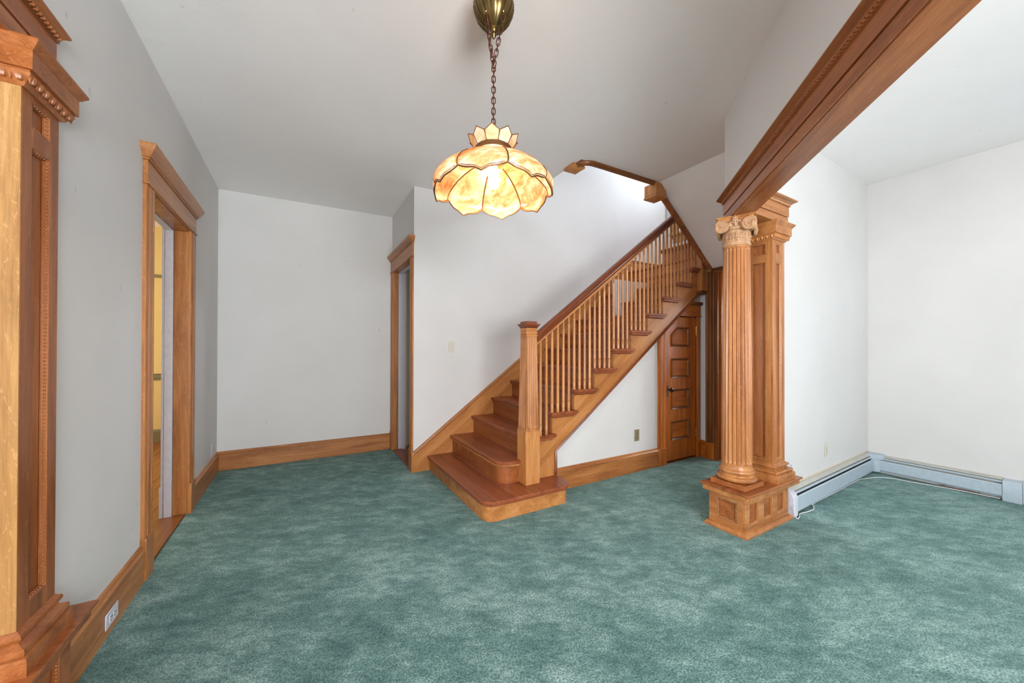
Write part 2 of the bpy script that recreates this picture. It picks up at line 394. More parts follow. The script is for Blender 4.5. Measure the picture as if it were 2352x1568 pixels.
# right room wall, slightly out of square (1.8 degrees)
ra = math.radians(1.77); TR = Matrix.Translation((3.335, 1.436, 0)) @ Matrix.Rotation(ra, 4, 'Z')
wr = MB(T=TR).box(0, 0, 0, 2.08, 0.12, 3.25); sbuild(wr, 'wall_right', WALL, 'off-white wall behind the long white baseboard heater')
wf = MB(); wf.box(5.40, 0.45, 0, 5.52, 1.62, 3.3).box(5.40, -2.5, 2.45, 5.52, 0.45, 3.3).box(5.40, -2.5, 0, 5.52, 0.45, 0.55).box(5.40, -3.2, 0, 5.52, -2.5, 3.3)
sbuild(wf, 'wall_far_right', WALL, 'blank off-white wall at the far right')
# wall above the diagonal header, along 45 degrees
cw = 0.862; dd = Vector((-1, -1, 0))/math.sqrt(2); nn = Vector((1, -1, 0))/math.sqrt(2)
TD = Matrix((( -dd.x, nn.x, 0, 0), (-dd.y, nn.y, 0, 0), (0, 0, 1, 0), (0, 0, 0, 1)))  # local x = along (+,+), local y = c, z
s_end = (2.815+2.815-cw*math.sqrt(2))/math.sqrt(2)
wd = MB(T=TD).box(-3.2, cw, 2.44, s_end, cw+0.13, 3.25)
sbuild(wd, 'wall_header', WALL, 'plaster wall above the diagonal oak header')
wd2 = MB(); cnr = TD @ Vector((s_end, cw, 0)); wd2.prism([(cnr.x+0.004, cnr.y), (3.42, cnr.y), (3.42, 1.445), ((cw+0.10)*math.sqrt(2)+1.445, 1.445), (cnr.x+0.05, cnr.y-0.10)], 'z', 2.44, 3.22)
sbuild(wd2, 'wall_header_return', WALL, 'plaster wall above the oak entablature over the pilaster')
# walls outside the picture
ws = MB()
ws.box(-0.92, -3.2, 0, -0.45, -3.06, 3.2).box(1.65, -3.2, 0, 2.4, -3.06, 3.2).box(4.8, -3.2, 0, 5.5, -3.06, 3.2).box(-0.45, -3.2, 2.65, 4.8, -3.06, 3.2).box(-0.45, -3.2, 0, 4.8, -3.06, 0.6)
sbuild(ws, 'wall_front', WALL, 'plaster wall with windows behind the viewer')
wq = MB()
wq.box(-4.3, -3.0, 0, -0.92, -2.9, 3.2).box(-4.3, 2.35, 0, XL-TH, 2.45, 3.2).box(-4.3, 1.4, 0, -4.2, 2.4, 3.2).box(-4.3, -2.9, 0, -4.2, -1.0, 3.2).box(-4.3, -1.0, 0, -4.2, 1.4, 0.6).box(-4.3, -1.0, 2.6, -4.2, 1.4, 3.2)
sbuild(wq, 'wall_left_room', WALL, 'plaster walls of the room beyond the left pilaster')
# yellow room
yr = MB(); yr.box(-3.6, 6.92, 0, -0.6, 7.0, 3.1).box(-3.6, 2.45, 0, -3.5, 7.0, 3.1).box(-3.5, 2.45, 0, XL-TH-0.0, 2.50, 3.1).box(XL-TH-0.01, 2.5, 0, XL-TH, 2.93, 3.1).box(XL-TH-0.01, 3.83, 0, XL-TH, 6.92, 3.1)
sbuild(yr, 'wall_yellow_room', YELLOW, 'pale yellow wall seen through the left doorway')
cr = MB().sweep([(-3.49, 6.92, 0.915), (-0.95, 6.92, 0.915)], [(0, -0.045), (-0.012, -0.045), (-0.012, -0.02), (-0.024, -0.014), (-0.024, 0.03), (-0.034, 0.045), (0, 0.045)], (0, 0, 1))
sbuild(cr, 'trim_chair_rail', CHAIRRAIL, 'olive grey chair rail across the yellow wall')
cr = MB().sweep([(-3.49, 6.92, 2.33), (-0.95, 6.92, 2.33)], [(0, -0.02), (-0.014, -0.02), (-0.022, 0.0), (-0.022, 0.02), (0, 0.02)], (0, 0, 1))
sbuild(cr, 'trim_picture_rail', CHAIRRAIL, 'thin olive grey picture rail high on the yellow wall')
cr = MB().sweep([(-3.49, 6.92, 0), (-0.95, 6.92, 0)], [(0, 0), (-0.018, 0), (-0.018, 0.15), (-0.01, 0.178), (0, 0.18)], (0, 0, 1))
sbuild(cr, 'baseboard_yellow_room', CHAIRRAIL, 'baseboard at the foot of the yellow wall')
# room beyond narrow doorway
br = MB().box(1.145, 5.06, 0, 2.6, 5.14, 3.1).box(1.20, 4.99, 0, 1.26, 5.06, 3.05).box(1.80, 4.03, 0, 1.88, 5.06, 3.05)
sbuild(br, 'wall_back_room', plaster('plaster_cream', srgb(216, 204, 176), srgb(224, 212, 186), 0.1), 'cream wall glimpsed through the narrow doorway')
pr = MB().box(6.3, 1.5, 0, 6.4, 3.0, 2.6).box(XP+0.12, YU+0.02, 0, XP+0.16, 3.0, 2.4).box(4.41, 2.82, 0, 6.3, 2.9, 2.6).box(4.41, 1.5, 0, 6.3, 1.58, 2.6)
sbuild(pr, 'wall_passage_room', WALL, 'white wall seen past the fluted passage door')
pc = MB().box(4.41, 1.5, 2.42, 6.4, 2.9, 2.46); sbuild(pc, 'ceiling_passage', CEIL, 'ceiling of the passage beyond')
# upper stairwell shell
uw = MB()
XW = 5.20
uw.box(XW, 1.5, 2.0, XW+0.12, 2.55, 5.7).box(XW, 3.68, 2.0, XW+0.12, YB, 5.7).box(XW, 2.55, 2.0, XW+0.12, 3.68, 3.18).box(XW, 2.55, 4.65, XW+0.12, 3.68, 5.7)
sbuild(uw, 'wall_landing', WALL, 'white landing wall around the stair window')
uv = MB(); uv.box(-0.9, 1.42, 3.28, XW+0.1, 1.56, 5.7).box(-0.95, 1.5, 3.3, -0.85, 3.9, 5.7)
sbuild(uv, 'wall_upper', WALL, 'upper hall walls above the stairwell')
uc = MB().box(-0.95, 1.42, 5.7, XW+0.15, 4.02, 5.8); sbuild(uc, 'ceiling_upper', CEIL, 'ceiling of the upper hall over the stairwell')
uf = MB().box(3.52, 1.56, 3.28, 3.60, 2.6, 3.35); 

# stair window (window_1)
W1 = struct('window_1', (XW, 3.1, 3.16), 'wood-framed stair landing window with green foliage outside')
fr = MB(); fr.box(XW-0.022, 3.68, 3.10, XW, 3.79, 4.75).box(XW-0.022, 2.44, 3.10, XW, 2.55, 4.75).box(XW-0.022, 2.44, 4.65, XW, 3.79, 4.80); fr.build('window_frame', wood('pale', 'z'), W1, 0.003)
sl_ = MB().box(XW-0.06, 2.42, 3.14, XW+0.05, 3.81, 3.175); sl_.build('window_sill', wood('pale', 'y'), W1, 0.003)
MB().box(XW-0.02, 2.46, 3.03, XW, 3.77, 3.14).build('window_apron', wood('pale', 'y'), W1, 0.002)
sa = MB(); sa.box(XW+0.03, 2.55, 3.18, XW+0.06, 2.60, 4.65).box(XW+0.03, 3.63, 3.18, XW+0.06, 3.68, 4.65).box(XW+0.03, 2.6, 3.18, XW+0.06, 3.63, 3.23).box(XW+0.03, 2.6, 4.60, XW+0.06, 3.63, 4.65).box(XW+0.03, 2.6, 3.88, XW+0.06, 3.63, 3.92)
sa.build('sash', WHITE, W1, 0.002)
MB().box(XW+0.043, 2.6, 3.23, XW+0.047, 3.63, 3.88).build('pane', PANE, W1)
MB().box(XW+0.043, 2.6, 3.92, XW+0.047, 3.63, 4.60).build('pane', PANE, W1)
def simple_window(name, axis, c, a0, a1, z0, z1, label):
    mid = (a0+a1)/2; loc = (c, mid, z0) if axis == 'x' else (mid, c, z0)
    W = struct(name, loc, label); m = MB()
    def B(p0, q0, p1, q1, t=0.05):
        if axis == 'x': m.box(c-t/2, p0, q0, c+t/2, p1, q1)
        else: m.box(p0, c-t/2, q0, p1, c+t/2, q1)
    B(a0, z0, a0+0.06, z1); B(a1-0.06, z0, a1, z1); B(a0+0.06, z0, a1-0.06, z0+0.06); B(a0+0.06, z1-0.06, a1-0.06, z1); B(a0+0.06, (z0+z1)/2-0.02, a1-0.06, (z0+z1)/2+0.02)
    m.build('window_frame', WHITE, W, 0.003)
simple_window('window_2', 'y', -3.13, -0.45, 1.65, 0.6, 2.65, 'window behind the viewer in the hall')
simple_window('window_3', 'y', -3.13, 2.4, 4.8, 0.6, 2.65, 'window behind the viewer in the right room')
simple_window('window_4', 'x', 5.46, -2.5, 0.45, 0.55, 2.45, 'side window of the right room')
simple_window('window_5', 'x', -4.25, -1.0, 1.4, 0.6, 2.6, 'window of the room at left')

# ---- baseboards: sweep with moulded cap
BBP = [(0, 0), (-0.02, 0), (-0.02, 0.166), (-0.024, 0.170), (-0.024, 0.178), (-0.016, 0.186), (-0.010, 0.200), (0, HB)]
def baseboard(name, pts, axis, label, flip=1, mat='oak'):
    m = MB().sweep([(x, y, 0) for x, y in pts], [(a*flip, b) for a, b in BBP], (0, 0, 1))
    return sbuild(m, name, wood(mat, axis), label)
# left side walls: room is on +x side; path direction +y => N x dir = -x ; profile a negative => +x
baseboard('baseboard_left', [(XL, 2.03), (XL, 2.832)], 'y', 'oak baseboard left of the left doorway')
baseboard('baseboard_left_far', [(XL, 3.932), (XL, YA-0.02)], 'y', 'short oak baseboard between left doorway and corner')
baseboard('baseboard_back', [(XL, YA), (XJ-0.022, YA)], 'x', 'oak baseboard along the blank back wall')
baseboard('baseboard_understair', [(2.03, YU), (3.495, YU)], 'x', 'oak baseboard under the stairs')
baseboard('baseboard_passage', [(4.268, YU-0.005), (XP, YU-0.005), (XP, 2.68)], 'y', 'tiny oak baseboard in the corner by the closet door', mat='door')
baseboard('baseboard_far_right', [(5.40, 0.50), (5.40, -2.9)], 'y', 'baseboard at the far right past the heater', mat='pale')

# ---- cased doorways
CASE = [(0, 0), (0, 0.016), (0.008, 0.020), (0.022, 0.020), (0.026, 0.013), (0.036, 0.013), (0.042, 0.021), (0.076, 0.021), (0.082, 0.013), (0.092, 0.013), (0.098, 0.022), (0.112, 0.022), (0.12, 0.014), (0.12, 0)]
def casing_parts(root, T, a0, a1, wdt, ztop, tone, hz0, hz1, hz2, over=0.055, full=True, plinth=0.24, right=True, left=True, crown=0.05):
    """T maps local (u along wall, v out of wall, z) to world; opening a0..a1"""
    k = wdt/0.12
    for side, (p, q) in enumerate(((a0-wdt, a0), (a1, a1+wdt))):
        if (side == 0 and not left) or (side == 1 and not right): continue
        m = MB(T=T); prof = [(a*k, b) for a, b in CASE]
        vs = [(p+a, b, plinth) for a, b in prof]+[(p+a, b, ztop) for a, b in prof]; n = len(prof)
        m.add(vs, [tuple(range(n)), tuple(range(n, 2*n))[::-1]]+[(i, (i+1) % n, n+(i+1) % n, n+i) for i in range(n)])
        m.build('casing', wood(tone, 'z'), root)
        MB(T=T).box(p-0.004, 0, 0, q+0.004, 0.028, plinth).build('plinth_block', wood(tone, 'z'), root, 0.003)
    h = MB(T=T); lo = a0-(wdt if left else 0)-0.004; hi = a1+(wdt if right else 0)+0.004
    h.box(lo-0.006, 0, hz0-0.012, hi+0.006, 0.030, hz0); h.box(lo, 0, hz0, hi, 0.022, hz1)
    h.build('header_fascia', wood(tone, 'y' if abs((T.to_3x3() @ Vector((1, 0, 0))).y) > 0.5 else 'x'), root, 0.002)
    c = MB(T=T)
    prof = [(0.022, hz1), (0.030, hz1), (0.030, hz1+0.012), (0.036, hz1+0.014), (0.036+crown*0.3, hz1+(hz2-hz1)*0.45), (0.022+crown, hz2-0.012), (0.022+crown, hz2)]
    # mitred returns at both ends
    path = [(lo-0.0, 0, 0), (lo-0.0, 0.0, 0)]
    P = [(b, z) for b, z in prof]
    vs = []; n = len(P)
    for (u, sgn) in ((lo, -1), (hi, 1)):
        for b, z in P: vs.append((u+sgn*(b-0.022), 0, z))      # wall end of return
        for b, z in P: vs.append((u+sgn*(b-0.022), b, z))      # mitre
    fs = []
    for i in range(n-1):
        fs += [(i, i+1, n+i+1, n+i), (n+i, n+i+1, 3*n+i+1, 3*n+i), (3*n+i, 3*n+i+1, 2*n+i+1, 2*n+i)]
    fs.append((n-1, 2*n-1, 4*n-1, 3*n-1)); fs.append((0, n, 3*n, 2*n))
    c.add(vs, fs); c.build('header_crown', wood(tone, 'y' if abs((T.to_3x3() @ Vector((1, 0, 0))).y) > 0.5 else 'x'), root)
def frame_T(ox, oy, ux, uy, vx, vy):
    return Matrix(((ux, vx, 0, ox), (uy, vy, 0, oy), (0, 0, 1, 0), (0, 0, 0, 1)))
# left doorway (door_1)
D1 = struct('door_1', (XL, 3.38, 0), 'oak-cased open doorway in the left wall leading to the yellow room')
T1 = frame_T(XL, 0, 0, 1, 1, 0)
casing_parts(D1, T1, 2.95, 3.81, 0.12, 2.268, 'oak', 2.268, 2.392, 2.475, crown=0.045)
j = MB(); j.box(-0.868, 3.808, 0, XL+0.001, 3.83, 2.268).box(-0.868, 2.93, 0, XL+0.001, 2.952, 2.268).box(-0.868, 2.952, 2.246, XL+0.001, 3.808, 2.268); j.build('jamb', wood('oak', 'z'), D1, 0.002)
wj_ = MB(); wj_.box(-0.918, 3.792, 0.0, -0.869, 3.835, 2.29).box(-0.918, 2.92, 0.0, -0.869, 2.955, 2.29).box(-0.918, 2.955, 2.24, -0.869, 3.792, 2.27); wj_.build('white_jamb', WHITE, D1, 0.002, label='white painted inner jamb')
wc = MB(); wc.box(-0.937, 3.80, 0.0, -0.921, 3.93, 2.40).box(-0.937, 2.82, 0.0, -0.921, 2.945, 2.40).box(-0.937, 2.945, 2.28, -0.921, 3.80, 2.40).box(-0.944, 3.795, 0, -0.921, 3.935, 0.24); wc.build('white_casing', WHITE, D1, 0.002, label='white painted casing on the far side')
MB().box(-0.94, 2.95, 0.0, -0.79, 3.79, 0.008).build('threshold', wood('floor', 'y'), D1, 0.002)
# narrow doorway (door_2), wall normal -x ; local u = y
D2 = struct('door_2', (XJ, 4.43, 0), 'narrow oak-cased open doorway in the short wall left of the stairs')
T2 = frame_T(XJ, 0, 0, 1, -1, 0)
casing_parts(D2, T2, 4.0, 4.872, 0.092, 2.322, 'oak', 2.322, 2.458, 2.528, crown=0.045)
j = MB(); j.box(XJ-0.001, 4.868, 0, XJ+0.058, 4.885, 2.33).box(XJ-0.001, 3.985, 0, XJ+0.058, 4.004, 2.33).box(XJ-0.001, 4.004, 2.306, XJ+0.058, 4.868, 2.33); j.build('jamb', wood('oak', 'z'), D2, 0.002)
j = MB(); j.box(XJ+0.059, 4.866, 0, XJ+0.16, 4.985, 2.40).box(XJ+0.059, 3.985, 0, XJ+0.11, 4.006, 2.33).box(XJ+0.059, 4.006, 2.30, XJ+0.11, 4.866, 2.33); j.build('white_jamb', WHITE, D2, 0.002, label='white painted inner jamb')
MB().box(XJ-0.012, 3.995, 0.0, XJ+0.105, 4.868, 0.012).build('threshold', wood('tread', 'y'), D2, 0.003)

# closet door under the stairs (door_3)
D3 = struct('door_3', (3.92, YU, 0), 'orange oak panelled closet door with its corner cut by the stair string')
T3 = frame_T(0, YU, 1, 0, 0, -1)
casL = MB(T=T3); prof = [(a*1.08, b) for a, b in CASE]; n = len(prof)
def ztopc(x): return zlow(x)-0.005
vs = [(3.492+a, b, 0.195) for a, b in prof]+[(3.492+a, b, ztopc(3.492+a)) for a, b in prof]
casL.add(vs, [tuple(range(n)), tuple(range(n, 2*n))[::-1]]+[(i, (i+1) % n, n+(i+1) % n, n+i) for i in range(n)]); casL.build('casing', wood('door', 'z'), D3)
MB(T=T3).box(3.49, 0, 0, 3.63, 0.026, 0.195).build('plinth_block', wood('door', 'z'), D3, 0.003)
MB(T=T3).box(4.212, 0, 0.19, 4.262, 0.020, 1.722).build('casing', wood('door', 'z'), D3, 0.003)
MB(T=T3).box(4.208, 0, 0, 4.266, 0.026, 0.19).build('plinth_block', wood('door', 'z'), D3, 0.003)
xh = 2.032+(1.735-0.383)/sl; xh2 = 2.032+(1.86-0.383)/sl
hd = MB(T=T3); hd.prism([(xh-0.02, 1.722), (4.27, 1.722), (4.27, 1.86), (xh2, 1.86)], 'y', 0, 0.022); hd.box(xh, 0, 1.716, 4.276, 0.030, 1.730); hd.build('header_fascia', wood('door', 'x'), D3, 0.002)
hc = MB(T=T3); hc.prism([(xh2+0.0, 1.86), (4.278, 1.86), (4.288, 1.885), (4.30-0.01, 1.90), (xh2+0.05, 1.90)], 'y', 0, 0.045); hc.build('header_crown', wood('dark', 'x'), D3, 0.004)
# door slab: stiles and rails with openings
YD = YU+0.006
zt = lambda x: min(1.708, zlow(x)-0.004)
pan = [[(3.744, 0.258), (4.077, 0.258), (4.077, 0.474), (3.744, 0.474)], [(3.744, 0.618), (4.077, 0.618), (4.077, 0.846), (3.744, 0.846)],
       [(3.744, 0.987), (4.077, 0.987), (4.077, 1.212), (3.744, 1.212)], [(3.744, 1.354), (4.077, 1.354), (4.077, 1.583), (3.862, 1.583), (3.744, 1.492)]]
ds = MB(); y0, y1 = YD, YD+0.018
ds.prism([(3.632, 0.022), (3.744, 0.022), (3.744, zt(3.744)), (3.632, zt(3.632))], 'y', y0, y1)     # lock stile
ds.box(4.077, y0, 0.022, 4.208, y1, 1.708)                                                        # hinge stile
for za, zb in ((0.022, 0.258), (0.474, 0.618), (0.846, 0.987), (1.212, 1.354)): ds.box(3.744, y0, za, 4.077, y1, zb)
ds.prism([(3.744, 1.492), (3.862, 1.583), (4.077, 1.583), (4.077, 1.708), (2.032+(1.712-0.383)/sl, 1.708), (3.744, zt(3.744))], 'y', y0, y1)
ds.build('door_slab', wood('door', 'z'), D3, 0.0015)
ds = MB(); ds.prism([(3.632, 0.022), (4.208, 0.022), (4.208, 1.708), (3.812, 1.708), (3.632, zt(3.632))], 'y', y1+0.001, y1+0.02); ds.build('door_back', wood('door', 'z'), D3)
for P in pan:
    cx = sum(p[0] for p in P)/len(P); cz = sum(p[1] for p in P)/len(P)
    inn = [(cx+(x-cx)*0.80, cz+(z-cz)*0.72) for x, z in P]
    m = MB(); n = len(P); vs = [(x, y1-0.001, z) for x, z in P]+[(cx+(x-cx)*0.86, y1-0.006, cz+(z-cz)*0.80) for x, z in P]
    m.add(vs, [tuple(range(n, 2*n))]+[(i, (i+1) % n, n+(i+1) % n, n+i) for i in range(n)]); m.build('panel', wood('door', 'x'), D3)
    m = MB(); m.sweep([(x, y0, z) for x, z in P], [(0, -0.002), (0, 0.012), (0.008, 0.008), (0.016, 0.002), (0.020, -0.010), (0.024, -0.012), (0.024, -0.016)][::1], (0, -1, 0), closed=True, cprof=False)
    m.build('panel_moulding', wood('dark', 'x'), D3)
MB().box(4.2085, YU+0.0005, 0.0, 4.2165, YU+0.03, 1.722).box(3.626, YU-0.002, 0, 4.215, YU+0.10, 0.004).build('jamb', wood('dark', 'z'), D3)
kp = MB().box(3.664, YD-0.004, 0.765, 3.694, YD, 0.898).build('lock_plate', BRASS, D3, 0.002)
kb = MB(); Tk = Matrix.Translation((3.68, YD-0.004, 0.853)) @ Matrix.Rotation(PI/2, 4, 'X')
kb.lathe(0, 0, [(0.012, 0), (0.012, 0.006), (0.007, 0.010), (0.007, 0.026), (0.014, 0.030), (0.024, 0.038), (0.027, 0.048), (0.024, 0.058), (0.012, 0.064), (0.002, 0.065)], 20, T=Tk); kb.build('door_knob', KNOB, D3)
for z in (1.50, 0.255):
    h = MB().box(4.204, YD-0.006, z, 4.216, YD+0.002, z+0.10); h.tube([(4.210, YD-0.010, z-0.006), (4.210, YD-0.010, z+0.106)], 0.0055, 8); h.build('hinge', BRASS_HINGE, D3)

# passage doorway (door_4) in wall x = XP, fluted casing
D4 = struct('door_4', (XP, 2.2, 0), 'dark fluted oak passage doorway half hidden behind the column')
T4 = frame_T(XP, 0, 0, 1, -1, 0)
m = MB(T=T4); fl_p = [(0, 0), (0, 0.02), (0.012, 0.028), (0.024, 0.02), (0.028, 0.012), (0.036, 0.026), (0.052, 0.03), (0.066, 0.026), (0.074, 0.012), (0.08, 0.02), (0.094, 0.028), (0.108, 0.02), (0.115, 0)]
n = len(fl_p); vs = [(2.548+a, b, 0.20) for a, b in fl_p]+[(2.548+a, b, 2.27) for a, b in fl_p]
m.add(vs, [tuple(range(n)), tuple(range(n, 2*n))[::-1]]+[(i, (i+1) % n, n+(i+1) % n, n+i) for i in range(n)]); m.build('casing', wood('dark', 'z'), D4)
MB(T=T4).box(2.545, 0, 0, 2.670, 0.034, 0.20).build('plinth_block', wood('door', 'z'), D4, 0.003)
m = MB(T=T4); m.box(1.62, 0, 2.235, 2.56, 0.022, 2.275).box(1.62, 0, 2.275, 2.56, 0.05, 2.290); m.build('header', wood('dark', 'y'), D4, 0.003)
m = MB(); m.box(XP+0.0, 2.515, 0, XP+0.13, 2.53, 2.27).box(XP+0.0, 1.80, 0, XP+0.13, 1.815, 2.27).box(XP+0.0, 1.815, 2.25, XP+0.13, 2.515, 2.27).box(XP+0.045, 2.495, 0, XP+0.075, 2.515, 2.25); m.build('jamb', wood('door', 'z'), D4, 0.002); MB().box(XP-0.010, 2.512, 0, XP-0.0005, 2.5475, 2.27).build('jamb_edge', wood('dark', 'z'), D4, 0.002)
ds = MB(T=Matrix.Translation((XP+0.135, 2.545, 0)) @ Matrix.Rotation(math.radians(9), 4, 'Z')); ds.box(0, -0.038, 0.015, 0.66, 0.0, 2.24)
for (za, zb) in ((0.25, 0.95), (1.1, 2.0)): ds.sweep([(0.12, -0.038, za), (0.54, -0.038, za), (0.54, -0.038, zb), (0.12, -0.038, zb)], [(0, 0), (0, 0.008), (0.02, 0.004), (0.02, 0)], (0, -1, 0), closed=True)
ds.build('door_slab', wood('door', 'z'), D4, 0.002, label='orange oak door standing open')
MB().box(XP-0.02, 1.80, 0.0, XP+0.14, 2.52, 0.008).build('threshold', wood('floor', 'y'), D4, 0.002)


# ================================================================== STAIRCASE
RUN, RISE, N1, T0 = 0.2575, 0.1945, 1.192, 0.16
def NX(k): return N1+RUN*(k-1)
def TZ(k): return T0+RISE*(k-1)
ST = thing('staircase', 'golden oak staircase with closely spaced balusters rising to the right', 'staircase', (1.25, 3.2, 0))
NOSE = 0.03
def arc(cx, cy, r, a0, a1, n=10): return [(cx+r*math.cos(math.radians(a0+(a1-a0)*i/n)), cy+r*math.sin(math.radians(a0+(a1-a0)*i/n))) for i in range(n+1)]
def tread_shape(inset):
    i = inset
    return [(1.192+i, 3.8845)]+arc(1.192+0.115, 2.448+0.115, 0.115-i, 180, 270)+arc(2.035-0.10, 2.448+0.10, 0.10-i, 270, 360)+[(2.035-i, 2.738), (1.9, 2.738), (1.9, 3.8845)]
m = MB(); m.prism(tread_shape(0.022), 'z', 0, T0-0.03); m.build('riser', wood('string', 'd'), ST, 0.002, label='rounded bottom riser')
m = MB(); m.prism(tread_shape(0.012), 'z', T0-0.042, T0-0.026); m.build('cove_moulding', wood('tread', 'x'), ST)
# bottom tread: nosing strip, long board, return boards with visible joints
def clipx(shape, x0, x1):
    def cl(P, s, v):
        out = []
        for i in range(len(P)):
            a, b = P[i-1], P[i]; ia = (a[0]-v)*s >= 0; ib = (b[0]-v)*s >= 0
            if ia != ib: t = (v-a[0])/(b[0]-a[0]); out.append((v, a[1]+t*(b[1]-a[1])))
            if ib: out.append(b)
        return out
    return cl(cl(shape, 1, x0), -1, x1)
shp = tread_shape(0)
for i, (xa, xb) in enumerate(((1.19, 1.2955), (1.2965, 1.4595), (1.4605, 1.6595), (1.6605, 1.9295), (1.9305, 2.04))):
    m = MB().prism(clipx(shp, xa, xb), 'z', T0-0.027, T0); m.build('tread', wood('tread', 'y', 0.22), ST, 0.004)
# second step with rounded end against the newel
def s2(i): return [(NX(2)+i, 3.8845)]+arc(NX(2)+0.125, 2.695+0.125, 0.125-i, 180, 270)+[(1.66, 2.695+i), (1.73, 2.74), (1.76, 2.74), (1.76, 3.8845)]
MB().prism(s2(0.032), 'z', T0, TZ(2)-0.03).build('riser', wood('riser', 'd'), ST, 0.001)
MB().prism(s2(0), 'z', TZ(2)-0.027, TZ(2)).build('tread', wood('tread', 'y', 0.22), ST, 0.004)
MB().prism(s2(0.014), 'z', TZ(2)-0.044, TZ(2)-0.027).build('cove_moulding', wood('string', 'y'), ST)
bd = MB(); pts = s2(0.022)[:13]
for i in range(len(pts)-1):
    a, b = Vector((*pts[i], TZ(2)-0.052)), Vector((*pts[i+1], TZ(2)-0.052)); bd.beads(a, b, 0.0055, 0.0125)
bd.build('nosing_beads', wood('string', 'y'), ST, kind='stuff')
for k in range(3, 13):
    x, z = NX(k), TZ(k); yo = 2.655
    MB().box(x+NOSE+0.0005, 2.7355, TZ(k-1), x+NOSE+0.018, 3.884, z-0.028).build('riser', wood('riser', 'y', 0.3), ST)
    if k == 3: tp = [(x, 3.8845), (x, 2.76), (1.80, 2.76), (1.80, yo), (x+0.305, yo), (x+0.305, 2.702), (x+RUN+NOSE+0.01, 2.702), (x+RUN+NOSE+0.01, 3.8845)]
    else: tp = [(x, 3.8845), (x, yo), (min(x+0.305, 4.27), yo), (min(x+0.305, 4.27), 2.702), (x+RUN+NOSE+0.01, 2.702), (x+RUN+NOSE+0.01, 3.8845)]
    MB().prism(tp, 'z', z-0.027, z).build('tread', wood('tread', 'y', 0.22), ST, 0.005)
    xe = min(x+0.291, 4.255); xs = max(x+0.014, 1.80)
    c = MB().box(xs, 2.672, z-0.046, xe, 2.71, z-0.0275)
    c.box(x+0.014, 2.71, z-0.046, x+NOSE+0.001, 3.8845, z-0.0275); c.build('cove_moulding', wood('tread', 'x'), ST)
    bd = MB().beads((xs+0.01, 2.693, z-0.052), (xe-0.008, 2.693, z-0.052), 0.005, 0.0125); bd.build('nosing_beads', wood('tread', 'x'), ST, kind='stuff')
# landing and the first winder, plus the upper flight returning to the left
x13 = NX(13)
MB().box(x13+NOSE, 2.72, TZ(12), x13+NOSE+0.018, 3.8845, TZ(13)-0.028).build('riser', wood('riser', 'y', 0.3), ST)
ld = MB(); ld.prism([(x13, 3.8845), (x13, 2.70), (4.30, 2.70), (4.30, 1.60), (XW-0.002, 1.60), (XW-0.002, 3.8845)], 'z', TZ(13)-0.027, TZ(13)); ld.build('landing', wood('tread', 'x', 0.22), ST, 0.004)
wz = TZ(14)
MB().prism([(4.33, 3.30), (4.36, 3.27), (5.18, 2.78), (5.18, 1.62), (4.33, 1.62)], 'z', TZ(13), wz-0.028).build('riser', wood('tread', 'x'), ST)
MB().prism([(4.285, 3.335), (4.30, 3.355), (4.34, 3.345), (5.195, 2.815), (5.195, 1.61), (4.285, 1.61)], 'z', wz-0.027, wz).build('tread', wood('tread', 'x', 0.22), ST, 0.005)
MB().prism([(4.305, 3.315), (4.34, 3.325), (5.19, 2.80), (5.19, 1.61), (4.305, 1.61)], 'z', wz-0.045, wz-0.0275).build('cove_moulding', wood('tread', 'x'), ST)
for i in range(1, 5):
    xx = 4.285-0.235*(i-1); zz = wz+RISE*i
    MB().box(xx-0.26, 1.60, zz-0.027, xx+0.02, 2.57, zz).build('tread', wood('tread', 'y'), ST, 0.004)
    MB().box(xx-0.02, 1.60, zz-RISE+0.001, xx-0.002, 2.57, zz-0.028).build('riser', wood('tread', 'y'), ST)

# outer string: notched board following the steps
top = []
for k in range(3, 13):
    xr = NX(k)+NOSE
    top += [(xr, TZ(k-1)-0.047), (xr, TZ(k)-0.047)] if k > 3 else [(1.80, TZ(3)-0.047)]
top += [(4.17, TZ(12)-0.047)]
low = [(4.17, zlow(4.17)), (2.032, zlow(2.032)), (1.80, zlow(1.80))]
m = MB().prism(top+low, 'y', 2.700, 2.735); m.build('outer_string', wood('string', 's'), ST, 0.001)
m = MB().prism([(1.80, zlow(1.80)-0.002), (2.030, zlow(2.032)-0.002), (2.030, T0+0.001), (1.80, T0+0.001)], 'y', 2.703, 2.735); m.build('string_panel', wood('string', 'z'), ST, label='triangular oak panel below the string by the newel')
pr = [(0, 0), (-0.016, 0), (-0.019, 0.010), (-0.010, 0.016), (0.010, 0.016), (0.010, 0.0)]
m = MB().sweep([(4.17, 2.702, zlow(4.17)), (2.034, 2.702, zlow(2.034)), (2.034, 2.702, T0+0.002)], [(a, b) for a, b in ((-0.012, 0.0), (-0.012, 0.010), (-0.004, 0.016), (0.004, 0.010), (0.010, 0.014), (0.014, 0.006), (0.014, 0.0))], (0, -1, 0))
m.add([(p.x, p.y, p.z) for p in []], [])
m.build('string_moulding', wood('rail', 's'), ST)
MB().box(2.022, 2.7005, T0+0.001, 2.046, 2.741, zlow(2.034)).build('string_edge', wood('string', 'z'), ST, 0.001)
